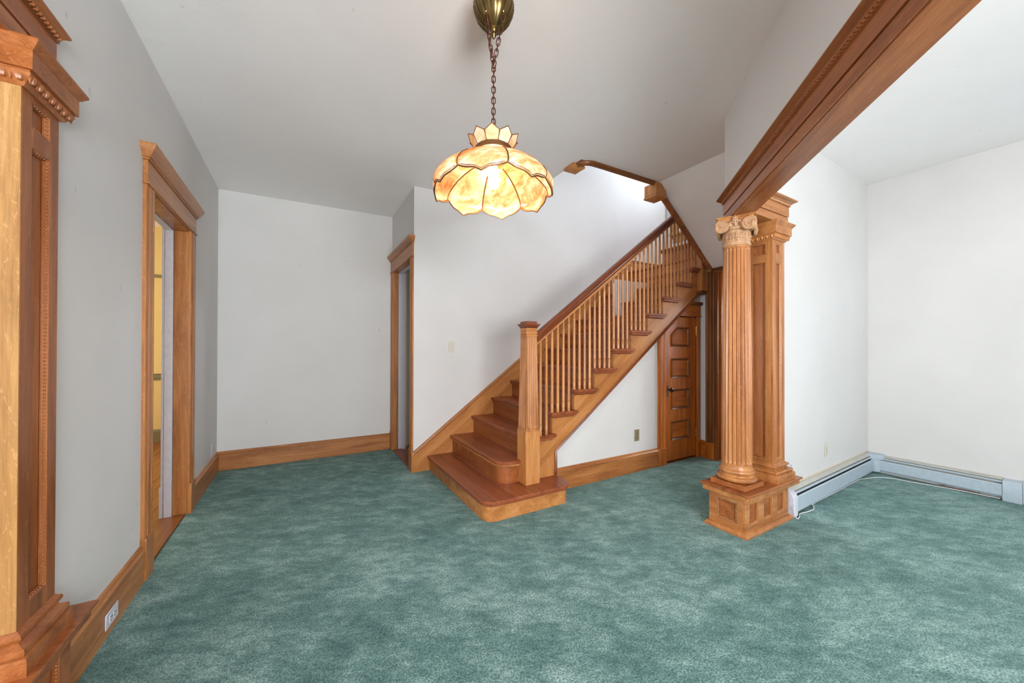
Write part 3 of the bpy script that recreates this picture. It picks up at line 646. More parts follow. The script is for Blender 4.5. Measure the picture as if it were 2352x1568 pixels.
# wall string (skirt board) with cap
def zs(x): return 0.210+0.7465*(x-1.047)
xk = 4.357
m = MB().prism([(1.047, 0), (1.75, 0), (x13+0.45, TZ(12)-0.02), (XW-0.001, TZ(13)-0.05), (XW-0.001, zs(xk)-0.006), (xk, zs(xk)-0.006), (1.047, zs(1.047)-0.006)], 'y', 3.884, YB-0.001)
m.build('wall_string', wood('string', 's'), ST)
m = MB().sweep([(1.047, 3.884, zs(1.047)-0.034), (xk, 3.884, zs(xk)-0.034), (XW-0.001, 3.884, zs(xk)-0.034)], [(0, -0.018), (0, 0.004), (0.006, 0.006), (0.010, 0.003), (0.018, 0.004), (0.024, 0.010), (0.030, 0.008), (0.036, 0.0), (0.036, -0.018)], (0, -1, 0))
m.build('wall_string_cap', wood('oak', 's'), ST)
MB().box(1.018, 3.878, 0, 1.0465, 3.999-0.02, 0.212).build('string_block', wood('string', 'z'), ST, 0.003)
# newel post
nx, ny = 1.7245, 2.6825
NW = MB().box(nx-0.0725, ny-0.0725, T0, nx+0.0725, ny+0.0725, 0.612); NW = NW.build('newel_post', wood('string', 'z'), ST, 0.003)
def fluted_face(mb, cx, cy, z0, z1, h0, h1, nf=5, dep=0.007):
    """tapered square shaft, nf round flutes per face"""
    rings = []
    lv = [(z0, 0), (z0+0.012, 0), (z0+0.022, 1), (z1-0.030, 1), (z1-0.012, 0), (z1, 0)]
    for z, d in lv:
        h = h0+(h1-h0)*(z-z0)/(z1-z0); ring = []
        for q in range(4):
            c, s = math.cos(q*PI/2), math.sin(q*PI/2); pts = []
            mg = 0.14; span = (2-2*mg)/nf
            pts.append((-1, 0))
            for i in range(nf):
                a = -1+mg+span*i
                for t, dd_ in ((0.08, 0), (0.25, 0.75), (0.5, 1), (0.75, 0.75), (0.92, 0)): pts.append((a+span*t, dd_))
            for u, dd_ in pts:
                px, py = u*h, -h+dd_*dep*d
                ring.append((cx+px*c-py*s, cy+px*s+py*c, z))
        rings.append(ring)
    n = len(rings[0]); vs = [p for r in rings for p in r]; fs = []
    for i in range(len(rings)-1):
        for k in range(n): fs.append((i*n+k, i*n+(k+1) % n, (i+1)*n+(k+1) % n, (i+1)*n+k))
    fs.append(tuple(range(n))[::-1]); fs.append(tuple((len(rings)-1)*n+k for k in range(n)))
    return mb.add(vs, fs)
m = MB(); m.frustum(nx, ny, 0.612, 0.0725, 0.0725, 0.630, 0.066, 0.066); fluted_face(m, nx, ny, 0.630, 1.430, 0.0655, 0.0515); m.build('newel_shaft', wood('oak', 'z'), NW)
m = MB()
for z0, z1, h in ((1.430, 1.442, 0.056), (1.442, 1.452, 0.050), (1.452, 1.466, 0.057), (1.466, 1.476, 0.050), (1.476, 1.490, 0.057), (1.490, 1.507, 0.052)): m.box(nx-h, ny-h, z0, nx+h, ny+h, z1)
m.build('newel_necking', wood('string', 'x'), NW, 0.003)
m = MB(); m.frustum(nx, ny, 1.500, 0.056, 0.056, 1.512, 0.060, 0.060); m.frustum(nx, ny, 1.512, 0.060, 0.060, 1.530, 0.072, 0.072); m.box(nx-0.074, ny-0.074, 1.530, nx+0.074, ny+0.074, 1.538)
m.frustum(nx, ny, 1.538, 0.054, 0.054, 1.556, 0.054, 0.054); m.frustum(nx, ny, 1.556, 0.054, 0.054, 1.560, 0.048, 0.048); m.build('newel_cap', wood('rail', 'x'), NW, 0.002)
# upper post at the landing with turned-under drop
m = MB().box(4.172, 2.642, 2.03, 4.272, 2.742, 3.02); up_ = m.build('landing_post', wood('string', 'z'), ST, 0.003)
m = MB().frustum(4.222, 2.692, 1.985, 0.040, 0.040, 2.005, 0.062, 0.062).box(4.160, 2.630, 2.005, 4.284, 2.754, 2.022).frustum(4.222, 2.692, 2.022, 0.062, 0.062, 2.032, 0.05, 0.05); m.build('post_drop', wood('dark', 'x'), up_, 0.002)
# handrail
def zr(x): return 1.368+0.748*(x-1.80)
RP = [(-0.018, 0), (0.018, 0), (0.018, 0.018), (0.027, 0.028), (0.030, 0.040), (0.026, 0.047), (0.034, 0.056), (0.036, 0.068), (0.028, 0.080), (0.012, 0.087), (-0.012, 0.087), (-0.028, 0.080), (-0.036, 0.068), (-0.034, 0.056), (-0.026, 0.047), (-0.030, 0.040), (-0.027, 0.028), (-0.018, 0.018)]
def railsec(x): return [(x, ny+a, zr(x)+b*1.12) for a, b in RP]
m = MB(); n = len(RP); xa, xb = nx+0.050, 4.175
m.add(railsec(xa)+railsec(xb), [tuple(range(n))[::-1], tuple(range(n, 2*n))]+[(i, (i+1) % n, n+(i+1) % n, n+i) for i in range(n)])
m.build('handrail', wood('rail', 's', 0.25), ST)
m = MB(); sec = lambda x: [(x, ny+a, zr(x)+b) for a, b in ((-0.022, -0.012), (0.022, -0.012), (0.022, 0.008), (-0.022, 0.008))]
m.add(sec(xa)+sec(xb), [(3, 2, 1, 0), (4, 5, 6, 7), (0, 1, 5, 4), (1, 2, 6, 5), (2, 3, 7, 6), (3, 0, 4, 7)]); m.build('handrail_fillet', wood('string', 's'), ST)
# balusters: turned once per length, shared between alike positions
BM = {}
def bal_mesh(L):
    key = round(L, 3)
    if key in BM: return BM[key]
    m = MB()
    prof = [(0.013, 0), (0.0138, 0.03), (0.0138, 0.085), (0.0115, 0.089), (0.0142, 0.094), (0.0138, 0.10), (0.0132, L*0.45), (0.0112, L-0.085), (0.0125, L-0.080), (0.0098, L-0.075), (0.0122, L-0.069), (0.0104, L-0.064), (0.010, L-0.03), (0.010, L)]
    m.lathe(0, 0, prof, 10); BM[key] = m; return m
cache = {}
for k in range(3, 13):
    for j_ in range(4):
        x = NX(k)+0.014+0.0644*j_
        if x < 1.83 or x > 4.14: continue
        L = round(zr(x)-0.010-TZ(k), 2)+0.004
        key = round(L, 3)
        if key not in cache:
            o = MB(); o.v = [Vector(p)+Vector((x, ny, TZ(k))) for p in bal_mesh(L).v]; o.f = list(bal_mesh(L).f)
            ob = o.build('baluster', wood('string', 'z', 0.28), ST)
            # local origin at the foot of the baluster
            off = Vector((x, ny, TZ(k)))-world_loc(ST); ob.data.transform(Matrix.Translation(-off)); ob.location = off; cache[key] = ob
        else:
            ob = dupe(cache[key], ST, Vector((x, ny, TZ(k)))-world_loc(ST))

# trim around the stair opening in the ceiling and the two newel drops
UT = thing('stairwell_trim', 'dark rounded oak moulding edging the stairwell opening in the ceiling', 'moulding', (3.0, 2.6, 2.3))
ye = 2.592; ze = CZ(2.9)
path = []
pc = [(2.272, 2.80, CZ(2.27)+0.0), (2.272, 2.72, CZ(2.27)-0.0)]+[(2.272+0.12-0.12*math.cos(a), 2.70-0.0+(-0.108)*math.sin(a), CZ(2.3)) for a in [math.radians(12*i) for i in range(1, 8)]]+[(2.50, ye, CZ(2.5)), (3.27, ye, CZ(3.27))]
def rail_tube(mb, pts, rx, rz, n=10):
    P = [Vector(p) for p in pts]; vs = []; fs = []
    for i in range(len(P)):
        d = (P[min(i+1, len(P)-1)]-P[max(i-1, 0)]).normalized(); sd = Vector((0, 0, 1)).cross(d).normalized(); u = d.cross(sd)
        for k in range(n):
            t = 2*PI*(k+0.5)/n; vs.append(P[i]+sd*rx*math.cos(t)+u*rz*math.sin(t))
    for i in range(len(P)-1):
        for k in range(n): fs.append((i*n+k, i*n+(k+1) % n, (i+1)*n+(k+1) % n, (i+1)*n+k))
    fs.append(tuple(range(n))[::-1]); fs.append(tuple((len(P)-1)*n+k for k in range(n))); return mb.add(vs, fs)
m = MB(); rail_tube(m, pc, 0.030, 0.036, 12); m.build('edge_moulding', wood('dark', 'x', 0.3), UT)
m = MB(); rail_tube(m, [(3.36, ye+0.012, 3.02), (4.16, ye+0.012, 2.392), (4.27, ye+0.008, 2.30), (4.278, ye+0.008, 2.262)], 0.030, 0.036, 12); m.build('slope_moulding', wood('beam', 's', 0.3), UT)
def newel_drop(name, cx, cy, hw, z0, z1, label, ztop):
    t = thing(name, label, 'newel drop', (cx, cy, z0-0.03), 'newel drops at the stairwell opening')
    del t['group']
    MB().box(cx-hw, cy-hw, z0+0.004, cx+hw, cy+hw, ztop).build('post', wood('string', 'z'), t, 0.002)
    MB().box(cx-hw-0.006, cy-hw-0.006, z0-0.020, cx+hw+0.006, cy+hw+0.006, z0).build('collar', wood('string', 'x'), t, 0.002)
    MB().frustum(cx, cy, z0-0.055, 0.002, 0.002, z0-0.020, hw+0.004, hw+0.004).build('pyramid_tip', wood('string', 'x'), t)
newel_drop('newel_drop', 2.285, 2.745, 0.068, CZ(2.3)-0.01, 0, 'square oak newel drop with pyramid tip hanging just right of the lamp shade', 3.75)
newel_drop('newel_drop', 3.315, 2.60+0.03, 0.078, 2.965, 0, 'deeper square oak newel drop at the corner where the sloping trim begins', 3.092)

# ================================================================== PEDESTAL, COLUMN, PILASTERS, ENTABLATURE
def panel_frame(mb, T, openings, U0, U1, Z0, Z1, v0, v1):
    """stiles/rails on the plane v (v0 outer, v1 inner) with rectangular openings [(ua,ub,za,zb)] stacked in columns"""
    us = sorted({round(o[0], 4) for o in openings} | {round(o[1], 4) for o in openings}); 
    cols = sorted({(round(o[0], 4), round(o[1], 4)) for o in openings}); x = U0
    for a, b in cols:
        mb.box(x, v0, Z0, a, v1, Z1, T=T); z = Z0
        for o in sorted([o for o in openings if round(o[0], 4) == a], key=lambda o: o[2]):
            mb.box(a, v0, z, b, v1, o[2], T=T); z = o[3]
        mb.box(a, v0, z, b, v1, Z1, T=T); x = b
    mb.box(x, v0, Z0, U1, v1, Z1, T=T)
def open_mould(T, o, v0, parent, tone, bead=0.0042):
    a, b, za, zb = o; m = MB(T=T)
    m.sweep([(a, v0, za), (b, v0, za), (b, v0, zb), (a, v0, zb)], [(0, -0.001), (0.001, -0.001), (0.010, -0.011), (0.010, -0.015), (0, -0.015)], (0, -1, 0), closed=True, cprof=False)
    m.build('panel_moulding', wood(tone, 'z'), parent)
    m = MB(T=T); e = 0.0055; v = v0+0.006
    for p, q in (((a+e, v, za), (a+e, v, zb)), ((b-e, v, za), (b-e, v, zb)), ((a, v, za+e), (b, v, za+e)), ((a, v, zb-e), (b, v, zb-e))): m.beads(p, q, bead, 0.0125, n=6, m=4)
    m.build('bead_trim', wood(tone, 'z'), parent, kind='stuff')
def pilaster(name, label, ox, oy, ux, uy, vx, vy, wu, wv, z0, zb, zt, f1, f2, dz, tone1, tone2, bs=1.0):
    T = frame_T(ox, oy, ux, uy, vx, vy); cx, cy = ox+ux*wu/2+vx*wv/2, oy+uy*wu/2+vy*wv/2
    t = thing(name, label, 'pilaster', (cx, cy, z0)); I = 0.016
    MB(T=T).box(I, I, zb-0.02, wu, wv, zt+0.03).build('core', wood('beam', 'z'), t)
    m = MB(); panel_frame(m, T, f1, 0, wu, zb, zt, 0, I-0.0005); sh = m.build('front_face', wood(tone1, 'z'), t, 0.0012)
    T2_ = T @ Matrix(((0, 1, 0, 0), (1, 0, 0, 0), (0, 0, 1, 0), (0, 0, 0, 1)))
    if f2:
        m = MB(); panel_frame(m, T2_, f2, I, wv, zb, zt, 0, I-0.0005); m.build('side_face', wood(tone2, 'z'), t, 0.0012)
    else: MB(T=T).box(-0.003, 0.0005, zb, -0.0002, wv, zt).box(0.0, I, zb, I-0.0005, wv, zt).build('side_face', wood(tone2, 'z'), t, label='pale straight-grained side of the pilaster')
    for o in f1: open_mould(T, o, 0.0, t, tone1)
    for o in (f2 or []):
        a, b, za, zb_ = o; mm = MB(T=T2_); v = 0.006; e = 0.0055
        for p, q in (((a+e, v, za), (a+e, v, zb_)), ((b-e, v, za), (b-e, v, zb_)), ((a, v, za+e), (b, v, za+e)), ((a, v, zb_-e), (b, v, zb_-e))): mm.beads(p, q, 0.0042, 0.0125, n=6, m=4)
        mm.build('bead_trim', wood(tone2, 'z'), t, kind='stuff')
    rect = [(0, 0, 0), (wu, 0, 0), (wu, wv, 0), (0, wv, 0)]
    bp_ = [(0.052, z0), (0.052, z0+0.047), (0.048, z0+0.055), (0.036, z0+0.058), (0.040, z0+0.064), (0.041, z0+0.071), (0.037, z0+0.080), (0.018, z0+0.086), (0.009, z0+0.092), (0.012, z0+0.099), (0.020, z0+0.103), (0.023, z0+0.110), (0.019, z0+0.118), (0.007, z0+0.124), (0.0, zb)]
    m = MB(T=T); m.sweep(rect, [(-a*bs, b) for a, b in bp_]+[(0.01, zb), (0.01, z0)], (0, 0, 1), closed=True); m.build('base', wood(tone1, 'd'), t)
    zc = 2.165+dz
    m = MB(T=T); m.sweep(rect, [(0.0, zc), (-0.006, zc), (-0.010, zc+0.006), (-0.024, zc+0.020), (-0.029, zc+0.034), (-0.026, zc+0.044), (0.01, zc+0.044), (0.01, zc)], (0, 0, 1), closed=True); ov = m.build('ovolo', wood(tone1, 'd'), t)
    m = MB(T=T); R_ = 0.0135
    for q in range(4):
        a = Vector(rect[q]); b = Vector(rect[(q+1) % 4]); d = (b-a).normalized(); side = Vector((0, 0, 1)).cross(d); L = (b-a).length+0.04; k = round(L/0.034)
        for i in range(k):
            p = a-d*0.02+d*(L*(i+0.5)/k)-side*0.021; p.z = zc+0.024
            m.ball(p, 0.011, 0.011, 0.016, n=8, m=5)
            p2 = a-d*0.02+d*(L*(i)/k)-side*0.024; p2.z = zc+0.024; m.ball(p2, 0.004, 0.004, 0.017, n=5, m=4)
    m.build('egg_and_dart', wood('string' if tone1 != 'beam' else 'beam', 'x'), t, kind='stuff')
    fp = [(0.0, zc+0.044), (-0.036, zc+0.044), (-0.036, zc+0.104), (-0.040, zc+0.106), (-0.044, zc+0.112), (-0.052, zc+0.122), (-0.055, zc+0.126), (-0.055, zc+0.134), (0.0, zc+0.134)]
    m = MB(T=T); m.sweep(rect, fp, (0, 0, 1), closed=True); m.build('cap', wood(tone1, 'd'), t, 0.0)
    MB(T=T).box(0.001, 0.001, zc+0.04, wu-0.001, wv-0.001, zc+0.1335).build('cap_core', wood(tone1, 'x'), t)
    return t
PX, PY, PW, PV, Z0 = 3.121, 1.405, 0.180, 0.200, 0.315
pilaster('pilaster', 'square oak pilaster with beaded panels standing behind the fluted column at right', PX, PY, 1, 0, 0, 1, PW, PV, Z0, 0.445, 2.166,
         [(0.052, 0.133, 0.478, 1.998), (0.052, 0.133, 2.062, 2.142)], [(0.055, 0.145, 0.478, 1.998), (0.055, 0.145, 2.062, 2.142)], 0.0, 'oak', 'oak')
pilaster('pilaster', 'wide oak panelled pilaster at the left edge of the picture', -0.755, 1.742, 0, 1, -1, 0, 0.200, 0.26, Z0, 0.445, 2.135,
         [(0.052, 0.148, 0.505, 1.968), (0.052, 0.148, 2.032, 2.116)], None, -0.032, 'beam', 'pale', 0.66)
def pedestal(name, label, ox, oy, ux, uy, vx, vy, wu, wv, f1, f2, so, se, tone, tone2):
    """body wu x wv from origin, slab overhang so (se at the wall end of the front face)"""
    T = frame_T(ox, oy, ux, uy, vx, vy); t = thing(name, label, 'pedestal', (ox+ux*wu/2+vx*wv/2, oy+uy*wu/2+vy*wv/2, 0)); I = 0.016
    MB(T=T).box(I, I, 0.0, wu, wv, 0.285).build('core', wood('beam', 'd'), t)
    m = MB(); panel_frame(m, T, f1, 0, wu, 0.0, 0.262, 0, I-0.0005); m.build('front_face', wood(tone, 'x'), t, 0.0012)
    T2_ = T @ Matrix(((0, 1, 0, 0), (1, 0, 0, 0), (0, 0, 1, 0), (0, 0, 0, 1)))
    if f2:
        m = MB(); panel_frame(m, T2_, f2, I, wv, 0.0, 0.262, 0, I-0.0005); m.build('side_face', wood(tone2, 'y'), t, 0.0012)
    for o in f1: open_mould(T, o, 0.0, t, tone)
    for o in (f2 or []):
        a, b, za, zb_ = o; mm = MB(T=T2_); v = 0.006; e = 0.0055
        for p, q in (((a+e, v, za), (a+e, v, zb_)), ((b-e, v, za), (b-e, v, zb_)), ((a, v, za+e), (b, v, za+e)), ((a, v, zb_-e), (b, v, zb_-e))): mm.beads(p, q, 0.0046, 0.0125, n=6, m=4)
        mm.build('bead_trim', wood('carve', 'x'), t, kind='stuff')
    rect = [(0, 0, 0), (wu, 0, 0), (wu, wv, 0), (0, wv, 0)]
    m = MB(T=T); m.sweep(rect, [(0.005, 0), (-0.024, 0), (-0.024, 0.012), (-0.018, 0.020), (-0.016, 0.026), (-0.006, 0.034), (0.0, 0.036), (0.005, 0.036)], (0, 0, 1), closed=True); m.build('base_moulding', wood(tone, 'd'), t)
    m = MB(T=T); m.box(-0.034, -0.034, 0.262, wu+se-0.018, wv+0.03, 0.300); m.build('fascia', wood(tone, 'd'), t, 0.002)
    m = MB(T=T); m.box(-so, -so, 0.3005, wu+se, wv+so-0.004, 0.315); m.build('top_slab', wood('riser' if tone != 'beam' else 'beam', 'x', 0.25), t, 0.004)
    return t
pedestal('pedestal', 'panelled oak pedestal carrying the fluted column and pilaster at right', 2.692, 1.385, 1, 0, 0, 1, 0.618, 0.262,
         [(0.055, 0.178, 0.075, 0.225), (0.250, 0.373, 0.075, 0.225), (0.445, 0.568, 0.075, 0.225)], [(0.060, 0.200, 0.075, 0.225)], 0.049, 0.125, 'oak', 'oak')
pedestal('pedestal', 'panelled oak pedestal under the left pilaster in the lower left corner', -0.746, 1.15, 0, 1, -1, 0, 0.875, 0.40,
         [(0.62, 0.80, 0.06, 0.205)], None, 0.049, 0.075, 'beam', 'oak')

# ---- fluted column
CX, CY = 2.828, 1.517; CR = math.atan2(-CY, -CX)   # direction that faces the hall
CO = thing('column', 'round fluted oak column with carved ionic capital at right', 'column', (CX, CY, 0.315))
MB().box(CX-0.126, CY-0.126, 0.3155, CX+0.126, CY+0.126, 0.352).build('plinth', wood('riser', 'x', 0.28), CO, 0.003)
bp_ = [(0.112, 0.3525), (0.124, 0.357), (0.131, 0.366), (0.132, 0.376), (0.126, 0.387), (0.117, 0.391), (0.112, 0.394), (0.108, 0.402), (0.109, 0.408), (0.114, 0.412), (0.118, 0.418), (0.119, 0.427), (0.115, 0.436), (0.107, 0.440), (0.104, 0.446), (0.101, 0.462), (0.100, 0.472)]
m = MB().lathe(CX, CY, bp_, 64); m.build('base', wood('oak', 'x', 0.28), CO)
NF = 22; zb0, zt0 = 0.470, 2.090
lv = [(zb0, 0), (zb0+0.010, 0), (zb0+0.014, .45), (zb0+0.022, .85), (zb0+0.034, 1)]+[(zb0+0.034+(zt0-zb0-0.075)*i/6, 1) for i in range(1, 7)]+[(zt0-0.030, .85), (zt0-0.022, .45), (zt0-0.018, 0), (zt0, 0)]
def rshaft(z): t = (z-zb0)/(zt0-zb0); return 0.0995-0.0125*t**1.6
def flute(th, i, r):
    z, d = lv[i]; ph = (th*NF/(2*PI)) % 1.0
    k = max(0.0, 1-((ph-0.5)/0.39)**2) if abs(ph-0.5) < 0.39 else 0.0
    return r-0.012*d*math.sqrt(k)
m = MB().lathe(CX, CY, [(rshaft(z), z) for z, d in lv], NF*9, rad=flute); m.build('fluted_shaft', wood('oak', 'z', 0.3), CO)
m = MB().lathe(CX, CY, [(0.087, 2.086), (0.093, 2.090), (0.0955, 2.096), (0.093, 2.102), (0.0875, 2.105), (0.0865, 2.200), (0.100, 2.205), (0.108, 2.22), (0.112, 2.245), (0.112, 2.262)], 48); m.build('necking', wood('carve', 'z'), CO)
# carved neck band: scrolls and leaves in low relief
m = MB()
for q in range(8):
    a0 = 2*PI*q/8+CR
    def P(u, v, out=0.0885): th = a0+u; return (CX+out*math.cos(th), CY+out*math.sin(th), 2.147+v)
    for sg in (-1, 1):
        pts = []
        for i in range(22):
            t = i/21; rr_ = 0.020*(1-t)+0.003; an = t*3.6*PI
            pts.append(P(sg*(0.17+rr_*math.cos(an)/0.0885), 0.008+rr_*math.sin(an)))
        m.tube(pts, 0.003, 5)
        m.tube([P(sg*0.36, -0.030), P(sg*0.25, -0.026), P(sg*0.12, -0.032), P(sg*0.03, -0.022), P(sg*0.02, 0.0)], 0.0028, 5)
        m.ball(P(sg*0.30, -0.012), 0.006, n=6, m=4); m.ball(P(sg*0.33, 0.026), 0.006, n=6, m=4); m.ball(P(sg*0.08, -0.014), 0.0065, n=6, m=4)
    for v, r_ in ((-0.03, 0.004), (-0.012, 0.006), (0.008, 0.008), (0.027, 0.0055), (0.038, 0.0035)): m.ball(P(0, v), r_, r_, r_*1.5, n=7, m=5)
m.build('carved_band', wood('carve', 'z'), CO, kind='stuff')
m = MB()
for q in range(20):
    th = 2*PI*(q+0.5)/20; m.ball((CX+0.112*math.cos(th), CY+0.112*math.sin(th), 2.232), 0.013, 0.013, 0.019, n=8, m=5)
    th = 2*PI*q/20; m.ball((CX+0.114*math.cos(th), CY+0.114*math.sin(th), 2.230), 0.004, 0.004, 0.018, n=5, m=4)
m.build('egg_and_dart', wood('carve', 'z'), CO, kind='stuff')
m = MB()
for q in range(64): th = 2*PI*q/64; m.ball((CX+0.0975*math.cos(th), CY+0.0975*math.sin(th), 2.203), 0.0045, n=5, m=4)
m.build('bead_trim', wood('carve', 'z'), CO, kind='stuff')
# abacus with concave sides, turned to face the hall
AR = CR+math.radians(0)-math.radians(4)
def abacus_poly(h, cc):
    P = []
    for q in range(4):
        a = AR+q*PI/2; n_ = Vector((math.cos(a), math.sin(a))); t_ = Vector((-n_.y, n_.x))
        for i in range(9):
            u = -h+0.012+(2*h-0.024)*i/8; d = h-cc*(1-(u/h)**2)
            P.append((CX+n_.x*d+t_.x*u, CY+n_.y*d+t_.y*u))
    return P
m = MB().prism(abacus_poly(0.118, 0.014), 'z', 2.268, 2.280).prism(abacus_poly(0.124, 0.014), 'z', 2.280, 2.287).prism(abacus_poly(0.130, 0.014), 'z', 2.287, 2.2945); m.build('abacus', wood('string', 'x'), CO, 0.001)
# corner volutes, channel and central palmette on each face
for q in range(4):
    a = AR+q*PI/2; n_ = Vector((math.cos(a), math.sin(a), 0)); t_ = Vector((-n_.y, n_.x, 0))
    for sg in (-1, 1):
        c = Vector((CX, CY, 2.224))+n_*0.119+t_*sg*0.084
        nn_ = (n_+t_*sg*0.06).normalized(); tt_ = Vector((-nn_.y, nn_.x, 0)); upv = Vector((0, 0, 1))
        Tv = Matrix((tt_.to_4d(), upv.to_4d(), nn_.to_4d(), (0, 0, 0, 1))).transposed(); Tv[3][:] = (0, 0, 0, 1)
        for r_ in range(3): Tv[r_][3] = c[r_]
        m = MB(); m.lathe(0, 0, [(0.038, -0.016), (0.046, -0.012), (0.047, -0.002), (0.047, 0.003), (0.044, 0.006), (0.041, 0.003)], 28, T=Tv)
        pts = []; rr_ = []
        for i in range(64):
            t = i/63; R0 = 0.0445*(1-t)**0.9+0.004; an = PI/2*0+(-sg)*t*5.6*PI+PI/2
            pts.append((R0*math.cos(an), R0*math.sin(an), 0.0045)); rr_.append(0.0042*(1-0.45*t))
        m.tube(pts, 0.004, 6, T=Tv, rr=rr_); m.ball((0, 0, 0.005), 0.0065, n=8, m=5, T=Tv)
        m.build('volute', wood('carve', 'x', 0.45), CO)
    m = MB()
    for u, z, r_ in ((0, 2.225, 0.007), (0, 2.240, 0.010), (0, 2.257, 0.011), (0, 2.272, 0.009), (0, 2.286, 0.007), (-0.012, 2.262, 0.007), (0.012, 2.262, 0.007), (-0.011, 2.278, 0.006), (0.011, 2.278, 0.006), (-0.014, 2.246, 0.006), (0.014, 2.246, 0.006)):
        p = Vector((CX, CY, z))+n_*0.120+t_*u; m.ball(p, r_, r_, r_*1.35, n=7, m=5)
    for sg in (-1, 1):
        for dz_ in (0, -0.010): m.tube([Vector((CX, CY, 2.270+dz_))+n_*0.100+t_*sg*0.075, Vector((CX, CY, 2.262+dz_))+n_*0.108+t_*sg*0.040, Vector((CX, CY, 2.256+dz_))+n_*0.112+t_*sg*0.014], 0.0035, 5)
        m.tube([Vector((CX, CY, 2.222))+n_*0.118+t_*sg*0.052, Vector((CX, CY, 2.240))+n_*0.120+t_*sg*0.036, Vector((CX, CY, 2.252))+n_*0.120+t_*sg*0.018], 0.0045, 5)
    m.build('palmette', wood('carve', 'x', 0.45), CO)

# ---- diagonal header and its return over the pilaster
C0, C1, ZS, ZG, ZBD, ZC0, ZC1 = 0.854, 1.007, 2.2955, 2.352, 2.432, 2.450, 2.477
HBm = thing('header_beam', 'long oak header running diagonally overhead from the fluted column', 'beam', (2.8, 1.5, ZS))
def W(s, c, z): p = TD @ Vector((s, c, z)); return (p.x, p.y, p.z)
EP = [(0.003, ZS), (0.003, ZG-0.003), (0.009, ZG-0.001), (0.009, ZG+0.002), (-0.002, ZG+0.004), (-0.002, ZBD), (-0.010, ZBD+0.002), (-0.012, ZBD+0.016), (-0.016, ZC0), (-0.018, ZC0+0.004), (-0.030, ZC0+0.012), (-0.040, ZC0+0.016), (-0.046, ZC1-0.006), (-0.046, ZC1), (0.03, ZC1), (0.03, ZS)]
yh = 1.606
xc = C0*math.sqrt(2)+yh                        # hall-side corner
s_c = (xc+yh)/math.sqrt(2)
m = MB().sweep([(3.32, yh, 0), (xc, yh, 0), W(-2.9, C0, 0)], EP, (0, 0, 1)); m.build('hall_face', wood('beam', 'd'), HBm)
ysf = 1.375; xd = C1*math.sqrt(2)+ysf
m = MB().sweep([W(-2.9, C1, 0), (xd, ysf, 0), (3.300, ysf, 0), (3.300, yh, 0)], EP, (0, 0, 1)); m.build('parlor_face', wood('oak', 'x'), HBm)
m = MB().box(-2.9, C0+0.012, ZS-0.004, s_c-0.12, C1-0.004, ZS+0.02, T=TD); m.build('soffit_board', wood('beam', 'd'), HBm, 0.002)
m = MB().prism([(xc, yh-0.01), (3.29, yh-0.01), (3.29, ysf+0.005), (xd, ysf+0.005), W(s_c-0.13, C1-0.005, 0)[:2], W(s_c-0.13, C0+0.005, 0)[:2]], 'z', ZS+0.0005, ZS+0.03); m.build('soffit_return', wood('oak', 'x'), HBm)
m = MB(); e0 = Vector(W(-2.9, C0-0.013, ZBD+0.009)); e1 = Vector(W(s_c-0.02, C0-0.013, ZBD+0.009)); m.beads(e0, e1, 0.0075, 0.019, n=6, m=4); m.build('bead_trim', wood('beam', 'd'), HBm, kind='stuff')
m = MB(); m.beads((xd, ysf-0.013, ZBD+0.009), (3.30, ysf-0.013, ZBD+0.009), 0.0065, 0.017, n=6, m=4); m.build('bead_trim', wood('carve', 'x'), HBm, kind='stuff')
# left entablature, along the left wall
HL = thing('header_beam', 'oak entablature over the left pilaster in the upper left corner', 'beam', (-0.8, 1.5, 2.26))
dzl = -0.027
m = MB().sweep([(-1.0, -1.55, 0), (-0.757, -1.55, 0), (-0.757, 1.925, 0), (-1.0, 1.925, 0)], [(a*0.6, b+dzl-0.004) for a, b in EP], (0, 0, 1)); m.build('face', wood('beam', 'y'), HL)
MB().box(-0.99, -1.54, ZS+dzl+0.001, -0.765, 1.915, ZS+dzl+0.03).build('soffit_board', wood('beam', 'y'), HL)
m = MB().beads((-0.757+0.013, -0.2, ZBD+dzl+0.005), (-0.757+0.013, 1.92, ZBD+dzl+0.005), 0.0075, 0.019); m.build('bead_trim', wood('beam', 'y'), HL, kind='stuff')

# ================================================================== HEATERS
def heater(name, label, T, L, d=0.072, h=0.198, endcap0=False, zb=0.022, gap=0.0):
    t = thing(name, label, 'heater', tuple(T @ Vector((L/2, -d/2, 0))))
    MB(T=T).box(0.02, -0.008, zb, L, -0.001, h).build('back_plate', HEATER_TOP, t)
    m = MB(T=T); m.prism([(-0.001, h), (-0.001, h+0.006), (-0.044, h-0.008), (-0.044, h-0.013), (-0.001, h-0.001)], 'x', 0.02, L); m.build('top_cover', HEATER_TOP, t)
    m = MB(T=T); m.prism([(-0.051, h-0.018), (-0.052, h-0.028), (-0.060, h-0.032), (-0.062, h-0.024), (-0.058, h-0.019)], 'x', 0.02, L); m.build('damper', HEATER, t)
    m = MB(T=T); m.prism([(-d, zb+0.012), (-d, h-0.052), (-d+0.006, h-0.044), (-d+0.009, h-0.046), (-d+0.002, h-0.054), (-d+0.002, zb+0.012), (-d+0.012, zb), (-d+0.010, zb-0.002)], 'x', 0.0, L); m.build('front_panel', HEATER, t)
    m = MB(T=T); m.box(0.02, -0.064, 0.05, L-0.02, -0.010, h-0.058)
    m.build('fin_element', FIN, t)
    return t
h1 = heater('baseboard_heater', 'pale blue-grey baseboard heater running from the pedestal to the corner', TR @ Matrix.Translation((0.045, 0, 0)), 1.93)
m = MB(T=TR); m.prism([(-0.001, 0.0), (-0.076, 0.0), (-0.080, 0.02), (-0.078, 0.150), (-0.068, 0.182), (-0.048, 0.196), (-0.001, 0.208)], 'x', 0.005, 0.075); e = m.build('end_cap', WHITE, h1, 0.004)
